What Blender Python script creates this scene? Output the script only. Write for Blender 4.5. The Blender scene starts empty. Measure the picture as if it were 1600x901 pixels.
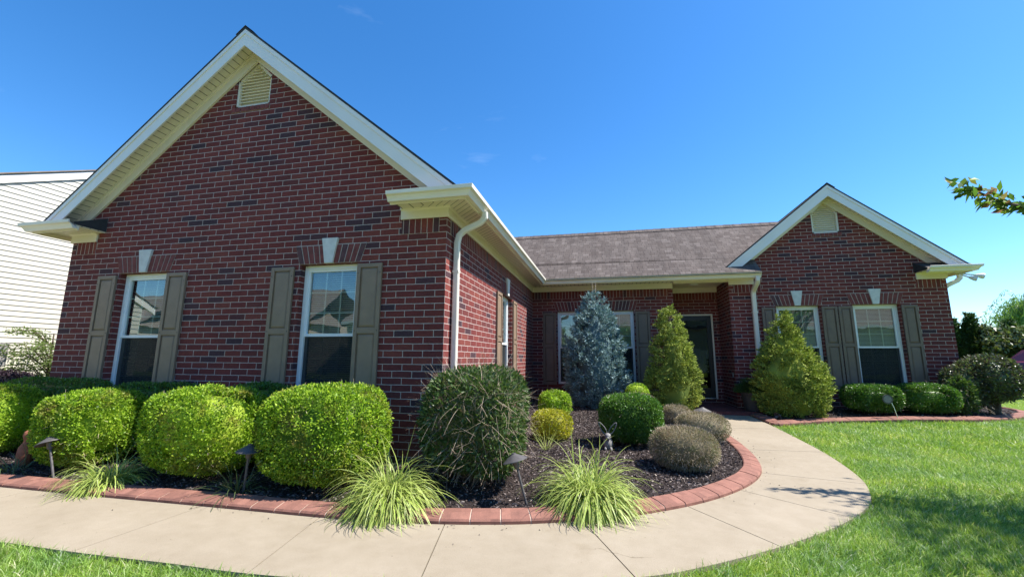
import bpy, math, random
import numpy as np
from mathutils import Vector, Matrix
from mathutils.geometry import tessellate_polygon
random.seed(7); RG = np.random.default_rng(7)
S = bpy.context.scene; C = S.collection
PI = math.pi

# ------------------------------------------------------------------ camera
F_PX, PITCH, YAW, ROLL = 658.63, 0.16473, 0.22102, 0.00542
CAM = Vector((1.858, -4.6425, 1.2535))
fw = Vector((-math.sin(YAW), math.cos(YAW), 0)); rt = Vector((math.cos(YAW), math.sin(YAW), 0)); up = Vector((0, 0, 1))
f2 = fw*math.cos(PITCH)+up*math.sin(PITCH); u2 = up*math.cos(PITCH)-fw*math.sin(PITCH)
r3 = rt*math.cos(ROLL)+u2*math.sin(ROLL); u3 = u2*math.cos(ROLL)-rt*math.sin(ROLL)
cd = bpy.data.cameras.new('camera'); cam = bpy.data.objects.new('camera', cd); C.objects.link(cam)
cam.matrix_world = Matrix(((r3.x, u3.x, -f2.x, CAM.x), (r3.y, u3.y, -f2.y, CAM.y), (r3.z, u3.z, -f2.z, CAM.z), (0, 0, 0, 1)))
cd.sensor_width = 36; cd.lens = F_PX/1600*36; cd.clip_start = 0.05; cd.clip_end = 2000
S.camera = cam
# ------------------------------------------------------------------ world, sun
SUN = Vector((1.0, 0.17, 1.48)).normalized()
w = bpy.data.worlds.new('World'); S.world = w; w.use_nodes = True
nt = w.node_tree; nt.nodes.clear()
out = nt.nodes.new('ShaderNodeOutputWorld'); bg = nt.nodes.new('ShaderNodeBackground')
sky = nt.nodes.new('ShaderNodeTexSky'); sky.sky_type = 'NISHITA'; sky.sun_disc = False
sky.sun_elevation = math.asin(SUN.z); sky.sun_rotation = math.atan2(SUN.x, SUN.y)
sky.air_density = 1.0; sky.dust_density = 0.25; sky.ozone_density = 4.0
hs = nt.nodes.new('ShaderNodeHueSaturation'); hs.inputs['Saturation'].default_value = 1.27; hs.inputs['Value'].default_value = 1.12
nt.links.new(sky.outputs[0], hs.inputs['Color'])
tc = nt.nodes.new('ShaderNodeTexCoord'); mp = nt.nodes.new('ShaderNodeMapping')
mp.inputs['Scale'].default_value = (1.2, 2.2, 5.0); mp.inputs['Rotation'].default_value = (0.3, 0.15, 0.5)
nz = nt.nodes.new('ShaderNodeTexNoise'); nz.inputs['Scale'].default_value = 1.6; nz.inputs['Detail'].default_value = 7; nz.inputs['Roughness'].default_value = 0.55
nz.inputs['Distortion'].default_value = 0.4
cr = nt.nodes.new('ShaderNodeValToRGB'); cr.color_ramp.elements[0].position = 0.65; cr.color_ramp.elements[1].position = 1.0
cr.color_ramp.elements[1].color = (0.3, 0.3, 0.3, 1)
nt.links.new(tc.outputs['Generated'], mp.inputs[0]); nt.links.new(mp.outputs[0], nz.inputs['Vector']); nt.links.new(nz.outputs[0], cr.inputs[0])
mx = nt.nodes.new('ShaderNodeMix'); mx.data_type = 'RGBA'; mx.inputs['B'].default_value = (6.6, 7.6, 9.0, 1)
tn = nt.nodes.new('ShaderNodeMix'); tn.data_type = 'RGBA'; tn.blend_type = 'MULTIPLY'; tn.inputs['Factor'].default_value = 1; tn.inputs['B'].default_value = (0.88, 0.97, 1.02, 1)
nt.links.new(hs.outputs[0], tn.inputs['A'])
nt.links.new(cr.outputs[0], mx.inputs['Factor']); nt.links.new(tn.outputs['Result'], mx.inputs['A'])
nt.links.new(mx.outputs['Result'], bg.inputs[0]); bg.inputs[1].default_value = 0.10
nt.links.new(bg.outputs[0], out.inputs[0])
sd = bpy.data.lights.new('sun', 'SUN'); sd.energy = 4.8; sd.angle = math.radians(0.53); sd.color = (1.0, 0.95, 0.88)
so = bpy.data.objects.new('sun', sd); C.objects.link(so); so.rotation_euler = SUN.to_track_quat('Z', 'Y').to_euler()
S.view_settings.view_transform = 'Standard'; S.view_settings.look = 'None'
S.view_settings.exposure = 1.12; S.view_settings.gamma = 1.0; S.view_settings.use_curve_mapping = False
S.render.engine = 'CYCLES'

# ------------------------------------------------------------------ materials
MATS = {}
class NT:
    def __init__(s, name):
        s.m = bpy.data.materials.new(name); s.m.use_nodes = True; s.t = s.m.node_tree; s.t.nodes.clear()
        s.o = s.n('OutputMaterial'); s.b = s.n('BsdfPrincipled'); s.l(s.b.outputs[0], s.o.inputs[0]); MATS[name] = s.m
    def n(s, k, **kw):
        x = s.t.nodes.new('ShaderNode'+k)
        for a, v in kw.items(): setattr(x, a, v)
        return x
    def l(s, a, b): s.t.links.new(a, b)
    def ramp(s, src, pts, const=False):
        r = s.n('ValToRGB'); e = r.color_ramp
        if const: e.interpolation = 'CONSTANT'
        while len(e.elements) < len(pts): e.elements.new(0.5)
        for el, (p, c) in zip(e.elements, pts): el.position = p; el.color = (*c, 1)
        s.l(src, r.inputs[0]); return r.outputs[0]
    def noise(s, scale, detail=4, vec=None, rough=0.55, dist=0):
        x = s.n('TexNoise'); x.inputs['Scale'].default_value = scale; x.inputs['Detail'].default_value = detail
        x.inputs['Roughness'].default_value = rough; x.inputs['Distortion'].default_value = dist
        if vec is None: vec = s.coord()
        s.l(vec, x.inputs['Vector']); return x.outputs[0]
    def coord(s, k='Object'):
        return s.n('TexCoord').outputs[k]
    def mix(s, f, a, b, mode='MIX'):
        x = s.n('Mix', data_type='RGBA', blend_type=mode)
        for sock, v in (('Factor', f), ('A', a), ('B', b)):
            if isinstance(v, (int, float)): x.inputs[sock].default_value = v
            elif isinstance(v, tuple): x.inputs[sock].default_value = (*v, 1)
            else: s.l(v, x.inputs[sock])
        return x.outputs['Result']
    def set(s, **kw):
        for k, v in kw.items():
            k = k.replace('_', ' ')
            if isinstance(v, (int, float)): s.b.inputs[k].default_value = v
            elif isinstance(v, tuple): s.b.inputs[k].default_value = (*v, 1)
            else: s.l(v, s.b.inputs[k])
    def bump(s, h, strength=0.3, dist=0.01):
        x = s.n('Bump'); x.inputs['Strength'].default_value = strength; x.inputs['Distance'].default_value = dist
        s.l(h, x.inputs['Height']); s.l(x.outputs[0], s.b.inputs['Normal'])
    def rand(s): return s.n('NewGeometry').outputs['Random Per Island']

def paint(name, col, rough=0.5, var=0.08, ns=6, bump=0.0, metal=0, spec=0.5):
    t = NT(name); c = t.ramp(t.noise(ns, 5), [(0.3, tuple(x*(1-var) for x in col)), (0.7, tuple(min(1, x*(1+var)) for x in col))])
    t.set(Base_Color=c, Roughness=rough, Metallic=metal, Specular_IOR_Level=spec)
    if bump: t.bump(t.noise(ns*12, 4), bump, 0.004)
    return t.m

def brick_mat(name, bw, bh, mortar=0.0050, offset=0.5, tone=1.0):
    t = NT(name); uv = t.coord('UV')
    # slightly wavering courses
    nv = t.n('TexNoise'); nv.inputs['Scale'].default_value = 9; nv.inputs['Detail'].default_value = 2; t.l(uv, nv.inputs['Vector'])
    sub = t.n('VectorMath', operation='SUBTRACT'); t.l(nv.outputs['Color'], sub.inputs[0]); sub.inputs[1].default_value = (0.5, 0.5, 0.5)
    sc = t.n('VectorMath', operation='SCALE'); t.l(sub.outputs[0], sc.inputs[0]); sc.inputs['Scale'].default_value = 0.006
    ad = t.n('VectorMath', operation='ADD'); t.l(uv, ad.inputs[0]); t.l(sc.outputs[0], ad.inputs[1]); v = ad.outputs[0]
    b = t.n('TexBrick'); b.offset = offset; b.inputs['Scale'].default_value = 1; b.inputs['Brick Width'].default_value = bw
    b.inputs['Row Height'].default_value = bh; b.inputs['Mortar Size'].default_value = mortar; b.inputs['Mortar Smooth'].default_value = 0.25
    b.inputs['Color1'].default_value = (0, 0, 0, 1); b.inputs['Color2'].default_value = (1, 1, 1, 1); b.inputs['Mortar'].default_value = (0, 0, 0, 1)
    t.l(v, b.inputs['Vector'])
    k = tone
    k = tone*0.90
    base = t.ramp(b.outputs['Color'], [(0.0, (0.062*k, 0.040*k, 0.052*k)), (0.07, (0.10*k, 0.046*k, 0.054*k)), (0.12, (0.160*k, 0.046*k, 0.043*k)),
                                       (0.5, (0.195*k, 0.043*k, 0.039*k)), (0.85, (0.215*k, 0.053*k, 0.045*k)), (1.0, (0.245*k, 0.068*k, 0.052*k))])
    mott = t.ramp(t.noise(38, 5, uv, 0.7), [(0.3, (0.72, 0.72, 0.75)), (0.7, (1.2, 1.15, 1.12))])
    br = t.mix(1.0, base, mott, 'MULTIPLY')
    speck = t.ramp(t.noise(170, 3, uv, 0.7), [(0.62, (0, 0, 0)), (0.72, (1, 1, 1))])
    br = t.mix(t.mix(1.0, speck, (0.35, 0.35, 0.35), 'MULTIPLY'), br, (0.035, 0.025, 0.03))
    big = t.ramp(t.noise(0.9, 4, uv), [(0.35, (0.88, 0.88, 0.9)), (0.7, (1.08, 1.06, 1.05))])
    br = t.mix(1.0, br, big, 'MULTIPLY')
    ps = t.n('SeparateXYZ'); t.l(uv, ps.inputs[0]); wob = t.n('Math', operation='MULTIPLY_ADD'); t.l(t.noise(2.2, 5, uv, 0.7), wob.inputs[0]); wob.inputs[1].default_value = -0.7; t.l(ps.outputs[1], wob.inputs[2])
    mr_ = t.n('MapRange'); t.l(wob.outputs[0], mr_.inputs[0]); mr_.inputs[1].default_value = -3.05; mr_.inputs[2].default_value = -2.6; mr_.inputs[3].default_value = 0.35; mr_.inputs[4].default_value = 0.0
    br = t.mix(mr_.outputs[0], br, (0.11, 0.075, 0.06))
    drift = t.ramp(t.noise(2.7, 6, uv, 0.75), [(0.3, (0.84, 0.82, 0.84)), (0.7, (1.13, 1.1, 1.08))]); br = t.mix(1.0, br, drift, 'MULTIPLY')
    mo = t.ramp(t.noise(24, 5, uv), [(0.3, (0.40, 0.31, 0.28)), (0.7, (0.58, 0.47, 0.43))])
    t.set(Base_Color=t.mix(b.outputs['Fac'], br, mo), Roughness=0.88, Specular_IOR_Level=0.25)
    inv = t.n('Math', operation='MULTIPLY_ADD'); inv.inputs[1].default_value = -1; inv.inputs[2].default_value = 1; t.l(b.outputs['Fac'], inv.inputs[0])
    h = t.n('Math', operation='MULTIPLY_ADD'); t.l(t.noise(90, 4, uv, 0.7), h.inputs[0]); h.inputs[1].default_value = 0.35; t.l(inv.outputs[0], h.inputs[2])
    t.bump(h.outputs[0], 0.75, 0.008)
    return t.m
CO = 0.0794; BW = 0.254
M_brick = brick_mat('brick', BW, CO)
M_soldier = brick_mat('soldier_brick', CO, 0.254, offset=0.0)
M_archb = paint('arch_brick', (0.18, 0.045, 0.04), 0.88, 0.3, 14, 0.6)
M_archd = paint('arch_brick_dark', (0.10, 0.042, 0.045), 0.88, 0.3, 14, 0.6)
M_mortar = paint('mortar', (0.45, 0.38, 0.34), 0.95, 0.15, 20, 0.4)
M_trim = paint('cream_trim', (0.80, 0.72, 0.585), 0.45, 0.04, 2)
M_fascia = paint('white_trim', (0.80, 0.76, 0.71), 0.4, 0.04, 2)
M_gutter = paint('gutter_metal', (0.78, 0.72, 0.63), 0.35, 0.05, 3)
M_vinyl = paint('white_vinyl', (0.80, 0.80, 0.80), 0.3, 0.03, 4)
M_stone = paint('keystone_stone', (0.62, 0.60, 0.57), 0.85, 0.1, 14, 0.4)
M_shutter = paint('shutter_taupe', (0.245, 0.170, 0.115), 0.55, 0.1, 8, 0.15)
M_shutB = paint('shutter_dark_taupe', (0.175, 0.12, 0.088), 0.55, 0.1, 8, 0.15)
M_black = paint('black_metal', (0.012, 0.012, 0.012), 0.4, 0.1)
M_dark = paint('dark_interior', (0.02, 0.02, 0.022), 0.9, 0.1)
M_blind = paint('blind_slats', (0.72, 0.74, 0.68), 0.6, 0.05)
M_lampm = paint('weathered_lamp_metal', (0.10, 0.092, 0.09), 0.6, 0.25, 20, 0.1, 0.3)
M_terra = paint('terracotta', (0.28, 0.10, 0.055), 0.85, 0.2, 20, 0.3)
M_rab = paint('grey_cast_stone', (0.22, 0.21, 0.20), 0.8, 0.25, 25, 0.4)
M_pot = paint('planter_grey', (0.055, 0.05, 0.05), 0.6, 0.15, 8, 0.2)
M_stem = paint('woody_stem', (0.11, 0.08, 0.055), 0.9, 0.3, 25, 0.5)
M_bark = paint('tree_bark', (0.13, 0.10, 0.08), 0.9, 0.35, 18, 0.8)
M_twig = paint('bleached_twig', (0.42, 0.33, 0.24), 0.85, 0.3, 9)
M_roofdk = paint('drip_edge', (0.03, 0.03, 0.033), 0.8, 0.2, 15)
M_sill = paint('siding_cream', (0.52, 0.495, 0.42), 0.5, 0.03, 1.5)

def glass_mat(name, tint, rmin=0.06):
    t = NT(name); t.t.nodes.remove(t.b)
    tr = t.n('BsdfTransparent'); tr.inputs[0].default_value = (*tint, 1)
    gl = t.n('BsdfGlossy'); gl.inputs['Roughness'].default_value = 0.015; gl.inputs[0].default_value = (0.92, 1.0, 0.97, 1)
    fr = t.n('Fresnel'); fr.inputs['IOR'].default_value = 1.5
    ad = t.n('Math', operation='MULTIPLY_ADD'); ad.inputs[1].default_value = 1.7; ad.inputs[2].default_value = rmin; t.l(fr.outputs[0], ad.inputs[0])
    bm = t.n('Bump'); bm.inputs['Strength'].default_value = 0.22; bm.inputs['Distance'].default_value = 0.01
    t.l(t.noise(1.6, 2), bm.inputs['Height']); t.l(bm.outputs[0], gl.inputs['Normal'])
    mxs = t.n('MixShader'); t.l(ad.outputs[0], mxs.inputs[0]); t.l(tr.outputs[0], mxs.inputs[1]); t.l(gl.outputs[0], mxs.inputs[2])
    t.l(mxs.outputs[0], t.o.inputs[0]); return t.m
M_glass = glass_mat('window_glass', (0.74, 0.84, 0.79), 0.10)
M_doorglass = glass_mat('door_glass', (0.25, 0.25, 0.25), -0.03)
def screen_mat():
    t = NT('insect_screen'); t.t.nodes.remove(t.b)
    tr = t.n('BsdfTransparent'); df = t.n('BsdfDiffuse'); df.inputs[0].default_value = (0.03, 0.033, 0.035, 1)
    mxs = t.n('MixShader'); mxs.inputs[0].default_value = 0.78; t.l(tr.outputs[0], mxs.inputs[1]); t.l(df.outputs[0], mxs.inputs[2]); t.l(mxs.outputs[0], t.o.inputs[0]); return t.m
M_screen = screen_mat()

def soffit_mat():
    t = NT('vented_soffit'); c = t.coord('UV'); wv = t.n('TexWave', bands_direction='X'); wv.inputs['Scale'].default_value = 1.0
    sep = t.n('SeparateXYZ'); t.l(c, sep.inputs[0])
    fr = t.n('Math', operation='FRACT'); mu = t.n('Math', operation='MULTIPLY'); mu.inputs[1].default_value = 1/0.10; t.l(sep.outputs[0], mu.inputs[0]); t.l(mu.outputs[0], fr.inputs[0])
    t.t.nodes.remove(wv)
    col = t.ramp(fr.outputs[0], [(0.0, (0.16, 0.14, 0.10)), (0.07, (0.16, 0.14, 0.10)), (0.11, (0.76, 0.69, 0.56)), (0.97, (0.76, 0.69, 0.56)), (1.0, (0.16, 0.14, 0.10))])
    t.set(Base_Color=col, Roughness=0.55); t.bump(fr.outputs[0], 0.2, 0.004); return t.m
M_soffit = soffit_mat()

def shingle_mat():
    t = NT('shingles'); uv = t.coord('UV')
    b = t.n('TexBrick'); b.offset = 0.37; b.offset_frequency = 2; b.squash = 0.7; b.squash_frequency = 3
    for k, v in (('Scale', 1), ('Brick Width', 0.17), ('Row Height', 0.118), ('Mortar Size', 0.005), ('Mortar Smooth', 0.9)): b.inputs[k].default_value = v
    b.inputs['Color1'].default_value = (0, 0, 0, 1); b.inputs['Color2'].default_value = (1, 1, 1, 1); t.l(uv, b.inputs['Vector'])
    base = t.ramp(b.outputs['Color'], [(0.0, (0.115, 0.096, 0.086)), (0.35, (0.132, 0.112, 0.101)), (0.7, (0.146, 0.125, 0.113)), (1.0, (0.18, 0.156, 0.142))])
    gr = t.ramp(t.noise(260, 3, uv, 0.8), [(0.3, (0.6, 0.6, 0.6)), (0.7, (1.35, 1.35, 1.35))])
    st = t.n('Mapping'); st.inputs['Scale'].default_value = (3.0, 0.35, 1); t.l(uv, st.inputs[0])
    streak = t.ramp(t.noise(1.6, 6, st.outputs[0], 0.65), [(0.35, (0.72, 0.70, 0.70)), (0.7, (1.12, 1.08, 1.06))])
    c = t.mix(1.0, t.mix(1.0, base, gr, 'MULTIPLY'), streak, 'MULTIPLY')
    c = t.mix(b.outputs['Fac'], c, (0.045, 0.036, 0.034))
    t.set(Base_Color=c, Roughness=0.95, Specular_IOR_Level=0.15)
    inv = t.n('Math', operation='SUBTRACT'); inv.inputs[0].default_value = 1; t.l(b.outputs['Fac'], inv.inputs[1]); t.bump(inv.outputs[0], 0.6, 0.01); return t.m
M_shingle = shingle_mat()

def concrete_mat():
    t = NT('concrete'); c = t.coord()
    a = t.ramp(t.noise(0.8, 6, c, 0.6, 0.6), [(0.3, (0.265, 0.222, 0.162)), (0.7, (0.32, 0.272, 0.205))])
    b = t.ramp(t.noise(150, 3, c, 0.8), [(0.25, (0.78, 0.77, 0.75)), (0.6, (1.06, 1.06, 1.06))])
    s = t.ramp(t.noise(7, 5, c, 0.7), [(0.3, (0.93, 0.92, 0.9)), (0.62, (1.03, 1.03, 1.03))])
    st = t.ramp(t.noise(2.3, 5, c, 0.65), [(0.60, (1, 1, 1)), (0.74, (0.86, 0.84, 0.80))])
    vo = t.n('TexVoronoi', feature='DISTANCE_TO_EDGE'); vo.inputs['Scale'].default_value = 0.55; nv = t.n('TexNoise'); nv.inputs['Scale'].default_value = 3; nv.inputs['Detail'].default_value = 6; t.l(c, nv.inputs['Vector'])
    va = t.n('VectorMath', operation='MULTIPLY_ADD'); t.l(nv.outputs['Color'], va.inputs[0]); va.inputs[1].default_value = (0.5, 0.5, 0.5); t.l(c, va.inputs[2]); t.l(va.outputs[0], vo.inputs['Vector'])
    ck = t.ramp(vo.outputs['Distance'], [(0.0, (0.55, 0.52, 0.48)), (0.0022, (1, 1, 1))]); spk = t.ramp(t.noise(31, 2, c, 0.5), [(0.735, (1, 1, 1)), (0.76, (0.6, 0.57, 0.52))])
    msk = t.ramp(t.noise(0.7, 2, c), [(0.56, (0, 0, 0)), (0.6, (1, 1, 1))]); ck = t.mix(msk, (1.0, 1.0, 1.0), ck); st = t.mix(1.0, t.mix(1.0, st, ck, 'MULTIPLY'), spk, 'MULTIPLY')
    t.set(Base_Color=t.mix(1.0, t.mix(1.0, t.mix(1.0, a, b, 'MULTIPLY'), s, 'MULTIPLY'), st, 'MULTIPLY'), Roughness=0.9, Specular_IOR_Level=0.2)
    t.bump(t.noise(220, 3, c, 0.8), 0.25, 0.003); return t.m
M_conc = concrete_mat()
M_joint = paint('joint_grime', (0.075, 0.06, 0.045), 0.95, 0.3, 30)
def curb_mat():
    t = NT('red_kerb_concrete'); c = t.coord()
    rnd = t.ramp(t.rand(), [(0.0, (0.205, 0.098, 0.075)), (0.5, (0.24, 0.113, 0.086)), (1.0, (0.28, 0.135, 0.102))])
    a = t.ramp(t.noise(9, 6, c, 0.7), [(0.3, (0.78, 0.78, 0.78)), (0.7, (1.15, 1.13, 1.1))])
    b = t.ramp(t.noise(120, 3, c, 0.8), [(0.3, (0.8, 0.8, 0.8)), (0.7, (1.12, 1.12, 1.12))])
    t.set(Base_Color=t.mix(1.0, t.mix(1.0, rnd, a, 'MULTIPLY'), b, 'MULTIPLY'), Roughness=0.85, Specular_IOR_Level=0.25); t.bump(t.noise(150, 4, c, 0.7), 0.5, 0.004); return t.m
M_curb = curb_mat()
M_kjoint = paint('kerb_joint', (0.48, 0.38, 0.30), 0.95, 0.2, 30)
M_paver = paint('porch_red_paver', (0.17, 0.045, 0.04), 0.8, 0.25, 12, 0.3)
def soil_mat():
    t = NT('mulch_soil'); c = t.coord()
    col = t.ramp(t.noise(42, 6, c, 0.8), [(0.3, (0.012, 0.009, 0.008)), (0.55, (0.05, 0.036, 0.032)), (0.75, (0.13, 0.105, 0.095))])
    t.set(Base_Color=col, Roughness=0.95, Specular_IOR_Level=0.2); t.bump(t.noise(50, 6, c, 0.8), 1.0, 0.03); return t.m
M_mulch = soil_mat()
def chip_mat():
    t = NT('mulch_chip'); t.set(Base_Color=t.ramp(t.rand(), [(0.0, (0.012, 0.009, 0.009)), (0.4, (0.05, 0.038, 0.036)), (0.75, (0.15, 0.118, 0.11)), (0.95, (0.24, 0.20, 0.185)), (1.0, (0.48, 0.41, 0.34))]), Roughness=0.85, Specular_IOR_Level=0.3); return t.m
M_chip = chip_mat()

def leaf_mat(name, cols, trans=0.35, rough=0.45, patch=None, pscale=3, spec=0.4):
    t = NT(name); n = len(cols)
    c = t.ramp(t.rand(), [(i/(n-1), k) for i, k in enumerate(cols)])
    v = t.ramp(t.noise(4.5, 3), [(0.3, (0.78, 0.8, 0.78)), (0.7, (1.2, 1.16, 1.1))]); c = t.mix(1.0, c, v, 'MULTIPLY')
    if patch is not None:
        f = t.ramp(t.noise(pscale, 5, None, 0.7), [(0.53, (0, 0, 0)), (0.68, (0.85, 0.85, 0.85))]); c = t.mix(f, c, patch)
    t.set(Base_Color=c, Roughness=rough, Specular_IOR_Level=spec)
    tl = t.n('BsdfTranslucent'); t.l(t.mix(1.0, c, (1.25, 1.3, 0.7), 'MULTIPLY'), tl.inputs[0])
    mxs = t.n('MixShader'); mxs.inputs[0].default_value = trans; t.l(t.b.outputs[0], mxs.inputs[1]); t.l(tl.outputs[0], mxs.inputs[2]); t.l(mxs.outputs[0], t.o.inputs[0]); return t.m
L_box = leaf_mat('boxwood_leaf', [(0.064, 0.132, 0.013), (0.170, 0.311, 0.023), (0.287, 0.460, 0.033), (0.468, 0.598, 0.079)], 0.42, 0.5, (0.24, 0.17, 0.06), 3.2, 0.3)
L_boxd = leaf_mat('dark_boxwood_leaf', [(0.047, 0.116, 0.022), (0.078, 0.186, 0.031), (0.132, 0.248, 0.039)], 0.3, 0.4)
L_abel = leaf_mat('glossy_shrub_leaf', [(0.037, 0.078, 0.021), (0.062, 0.125, 0.031), (0.125, 0.177, 0.052)], 0.25, 0.45, spec=0.4)
L_yel = leaf_mat('yellow_shrub_leaf', [(0.208, 0.260, 0.019), (0.390, 0.390, 0.026), (0.468, 0.429, 0.039), (0.156, 0.234, 0.026)], 0.35)
L_heath = leaf_mat('heath_leaf', [(0.16, 0.14, 0.09), (0.24, 0.205, 0.145), (0.31, 0.26, 0.19), (0.20, 0.21, 0.09)], 0.2, 0.8, (0.06, 0.11, 0.03), 3.0, 0.2)
L_blue = leaf_mat('blue_spruce_needle', [(0.101, 0.172, 0.199), (0.168, 0.265, 0.296), (0.258, 0.380, 0.411), (0.370, 0.517, 0.543)], 0.06, 0.7, spec=0.25)
L_alb = leaf_mat('dwarf_spruce_needle', [(0.107, 0.155, 0.035), (0.199, 0.264, 0.053), (0.332, 0.406, 0.077), (0.504, 0.574, 0.118)], 0.08, 0.7, spec=0.25)
L_lor = leaf_mat('purple_green_leaf', [(0.065, 0.078, 0.046), (0.078, 0.058, 0.058), (0.091, 0.143, 0.052), (0.156, 0.195, 0.091)], 0.2, 0.4, spec=0.5)
L_tree = leaf_mat('cherry_leaf', [(0.078, 0.167, 0.039), (0.117, 0.234, 0.050), (0.195, 0.312, 0.058), (0.195, 0.098, 0.098)], 0.45, 0.55, spec=0.2)
L_will = leaf_mat('willow_leaf', [(0.120, 0.210, 0.045), (0.165, 0.285, 0.060), (0.210, 0.330, 0.090)], 0.4)
L_arb = leaf_mat('arborvitae_leaf', [(0.026, 0.065, 0.016), (0.046, 0.098, 0.023), (0.065, 0.130, 0.029)], 0.2, 0.6)
L_mag = leaf_mat('bronze_leaf', [(0.045, 0.116, 0.036), (0.101, 0.099, 0.042), (0.158, 0.215, 0.060), (0.068, 0.083, 0.036)], 0.25, 0.35)
L_nb = leaf_mat('airy_leaf', [(0.10, 0.15, 0.04), (0.15, 0.21, 0.06), (0.12, 0.17, 0.05)], 0.4)
L_purp = leaf_mat('plum_leaf', [(0.025, 0.014, 0.022), (0.04, 0.02, 0.035), (0.05, 0.03, 0.045)], 0.2)
L_spk = leaf_mat('dry_strap_leaf', [(0.16, 0.13, 0.07), (0.25, 0.20, 0.12), (0.09, 0.10, 0.04)], 0.25)
def blade_mat(name, g, e):
    t = NT(name); sep = t.n('SeparateXYZ'); t.l(t.coord('UV'), sep.inputs[0])
    gg = t.ramp(t.rand(), [(0, tuple(x*0.7 for x in g)), (0.6, g), (1, tuple(x*1.35 for x in g))])
    f = t.ramp(sep.outputs[0], [(0.0, (1, 1, 1)), (0.12, (1, 1, 1)), (0.26, (0, 0, 0)), (0.74, (0, 0, 0)), (0.88, (1, 1, 1)), (1, (1, 1, 1))])
    c = t.mix(f, gg, e); t.set(Base_Color=c, Roughness=0.45)
    tl = t.n('BsdfTranslucent'); t.l(c, tl.inputs[0]); mxs = t.n('MixShader'); mxs.inputs[0].default_value = 0.35
    t.l(t.b.outputs[0], mxs.inputs[1]); t.l(tl.outputs[0], mxs.inputs[2]); t.l(mxs.outputs[0], t.o.inputs[0]); return t.m
L_lir = blade_mat('variegated_blade', (0.20, 0.32, 0.03), (0.66, 0.68, 0.24))
L_lird = blade_mat('dull_blade', (0.07, 0.12, 0.035), (0.18, 0.22, 0.09))
def grass_mat():
    t = NT('grass_blade'); c = t.ramp(t.rand(), [(0, (0.11, 0.20, 0.035)), (0.4, (0.21, 0.36, 0.06)), (0.8, (0.30, 0.45, 0.10)), (0.9, (0.40, 0.50, 0.24)), (1, (0.58, 0.56, 0.40))])
    v = t.ramp(t.noise(1.9, 6, t.n('NewGeometry').outputs['Position']), [(0.3, (0.62, 0.74, 0.85)), (0.5, (1.0, 1.0, 1.0)), (0.7, (1.42, 1.2, 1.0))]); c = t.mix(1.0, c, v, 'MULTIPLY')
    t.set(Base_Color=c, Roughness=0.5, Specular_IOR_Level=0.35)
    tl = t.n('BsdfTranslucent'); t.l(t.mix(1.0, c, (1.3, 1.3, 0.6), 'MULTIPLY'), tl.inputs[0]); mxs = t.n('MixShader'); mxs.inputs[0].default_value = 0.35
    t.l(t.b.outputs[0], mxs.inputs[1]); t.l(tl.outputs[0], mxs.inputs[2]); t.l(mxs.outputs[0], t.o.inputs[0]); return t.m
L_grass = grass_mat()
def ground_mat():
    t = NT('turf'); c = t.coord()
    a = t.ramp(t.noise(26, 6, c, 0.8), [(0.25, (0.05, 0.09, 0.012)), (0.55, (0.14, 0.22, 0.025)), (0.8, (0.21, 0.31, 0.045))])
    b = t.ramp(t.noise(0.5, 5, c), [(0.3, (0.85, 0.9, 0.9)), (0.7, (1.2, 1.1, 1.0))])
    t.set(Base_Color=t.mix(1.0, a, b, 'MULTIPLY'), Roughness=0.95, Specular_IOR_Level=0.1); t.bump(t.noise(60, 5, c, 0.8), 0.8, 0.02); return t.m
M_turf = ground_mat()
M_car = paint('maroon_car_paint', (0.10, 0.010, 0.018), 0.25, 0.05); M_tyre = paint('tyre_rubber', (0.02, 0.02, 0.02), 0.8); M_chrome = paint('bright_metal', (0.6, 0.6, 0.62), 0.2, 0.02, metal=0.9)
M_asph = paint('asphalt', (0.05, 0.05, 0.052), 0.95, 0.2, 20, 0.4)
M_house2 = paint('tan_siding', (0.50, 0.44, 0.36), 0.7, 0.05); M_roof2 = paint('weathered_roof', (0.19, 0.16, 0.14), 0.9, 0.2, 8)

# ------------------------------------------------------------------ mesh helpers
def link(name, me, parent=None, loc=None):
    o = bpy.data.objects.new(name, me); C.objects.link(o)
    if parent is not None: o.parent = parent
    if loc is not None: o.location = loc
    return o
def tag(o, label=None, cat=None, group=None, kind=None):
    for k, v in (('label', label), ('category', cat), ('group', group), ('kind', kind)):
        if v: o[k] = v
    return o
def empty(name, loc, label, cat, group=None, rz=0):
    o = link(name, None, None, loc); o.rotation_euler = (0, 0, rz); o.empty_display_size = 0.1
    return tag(o, label, cat, group)

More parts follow.
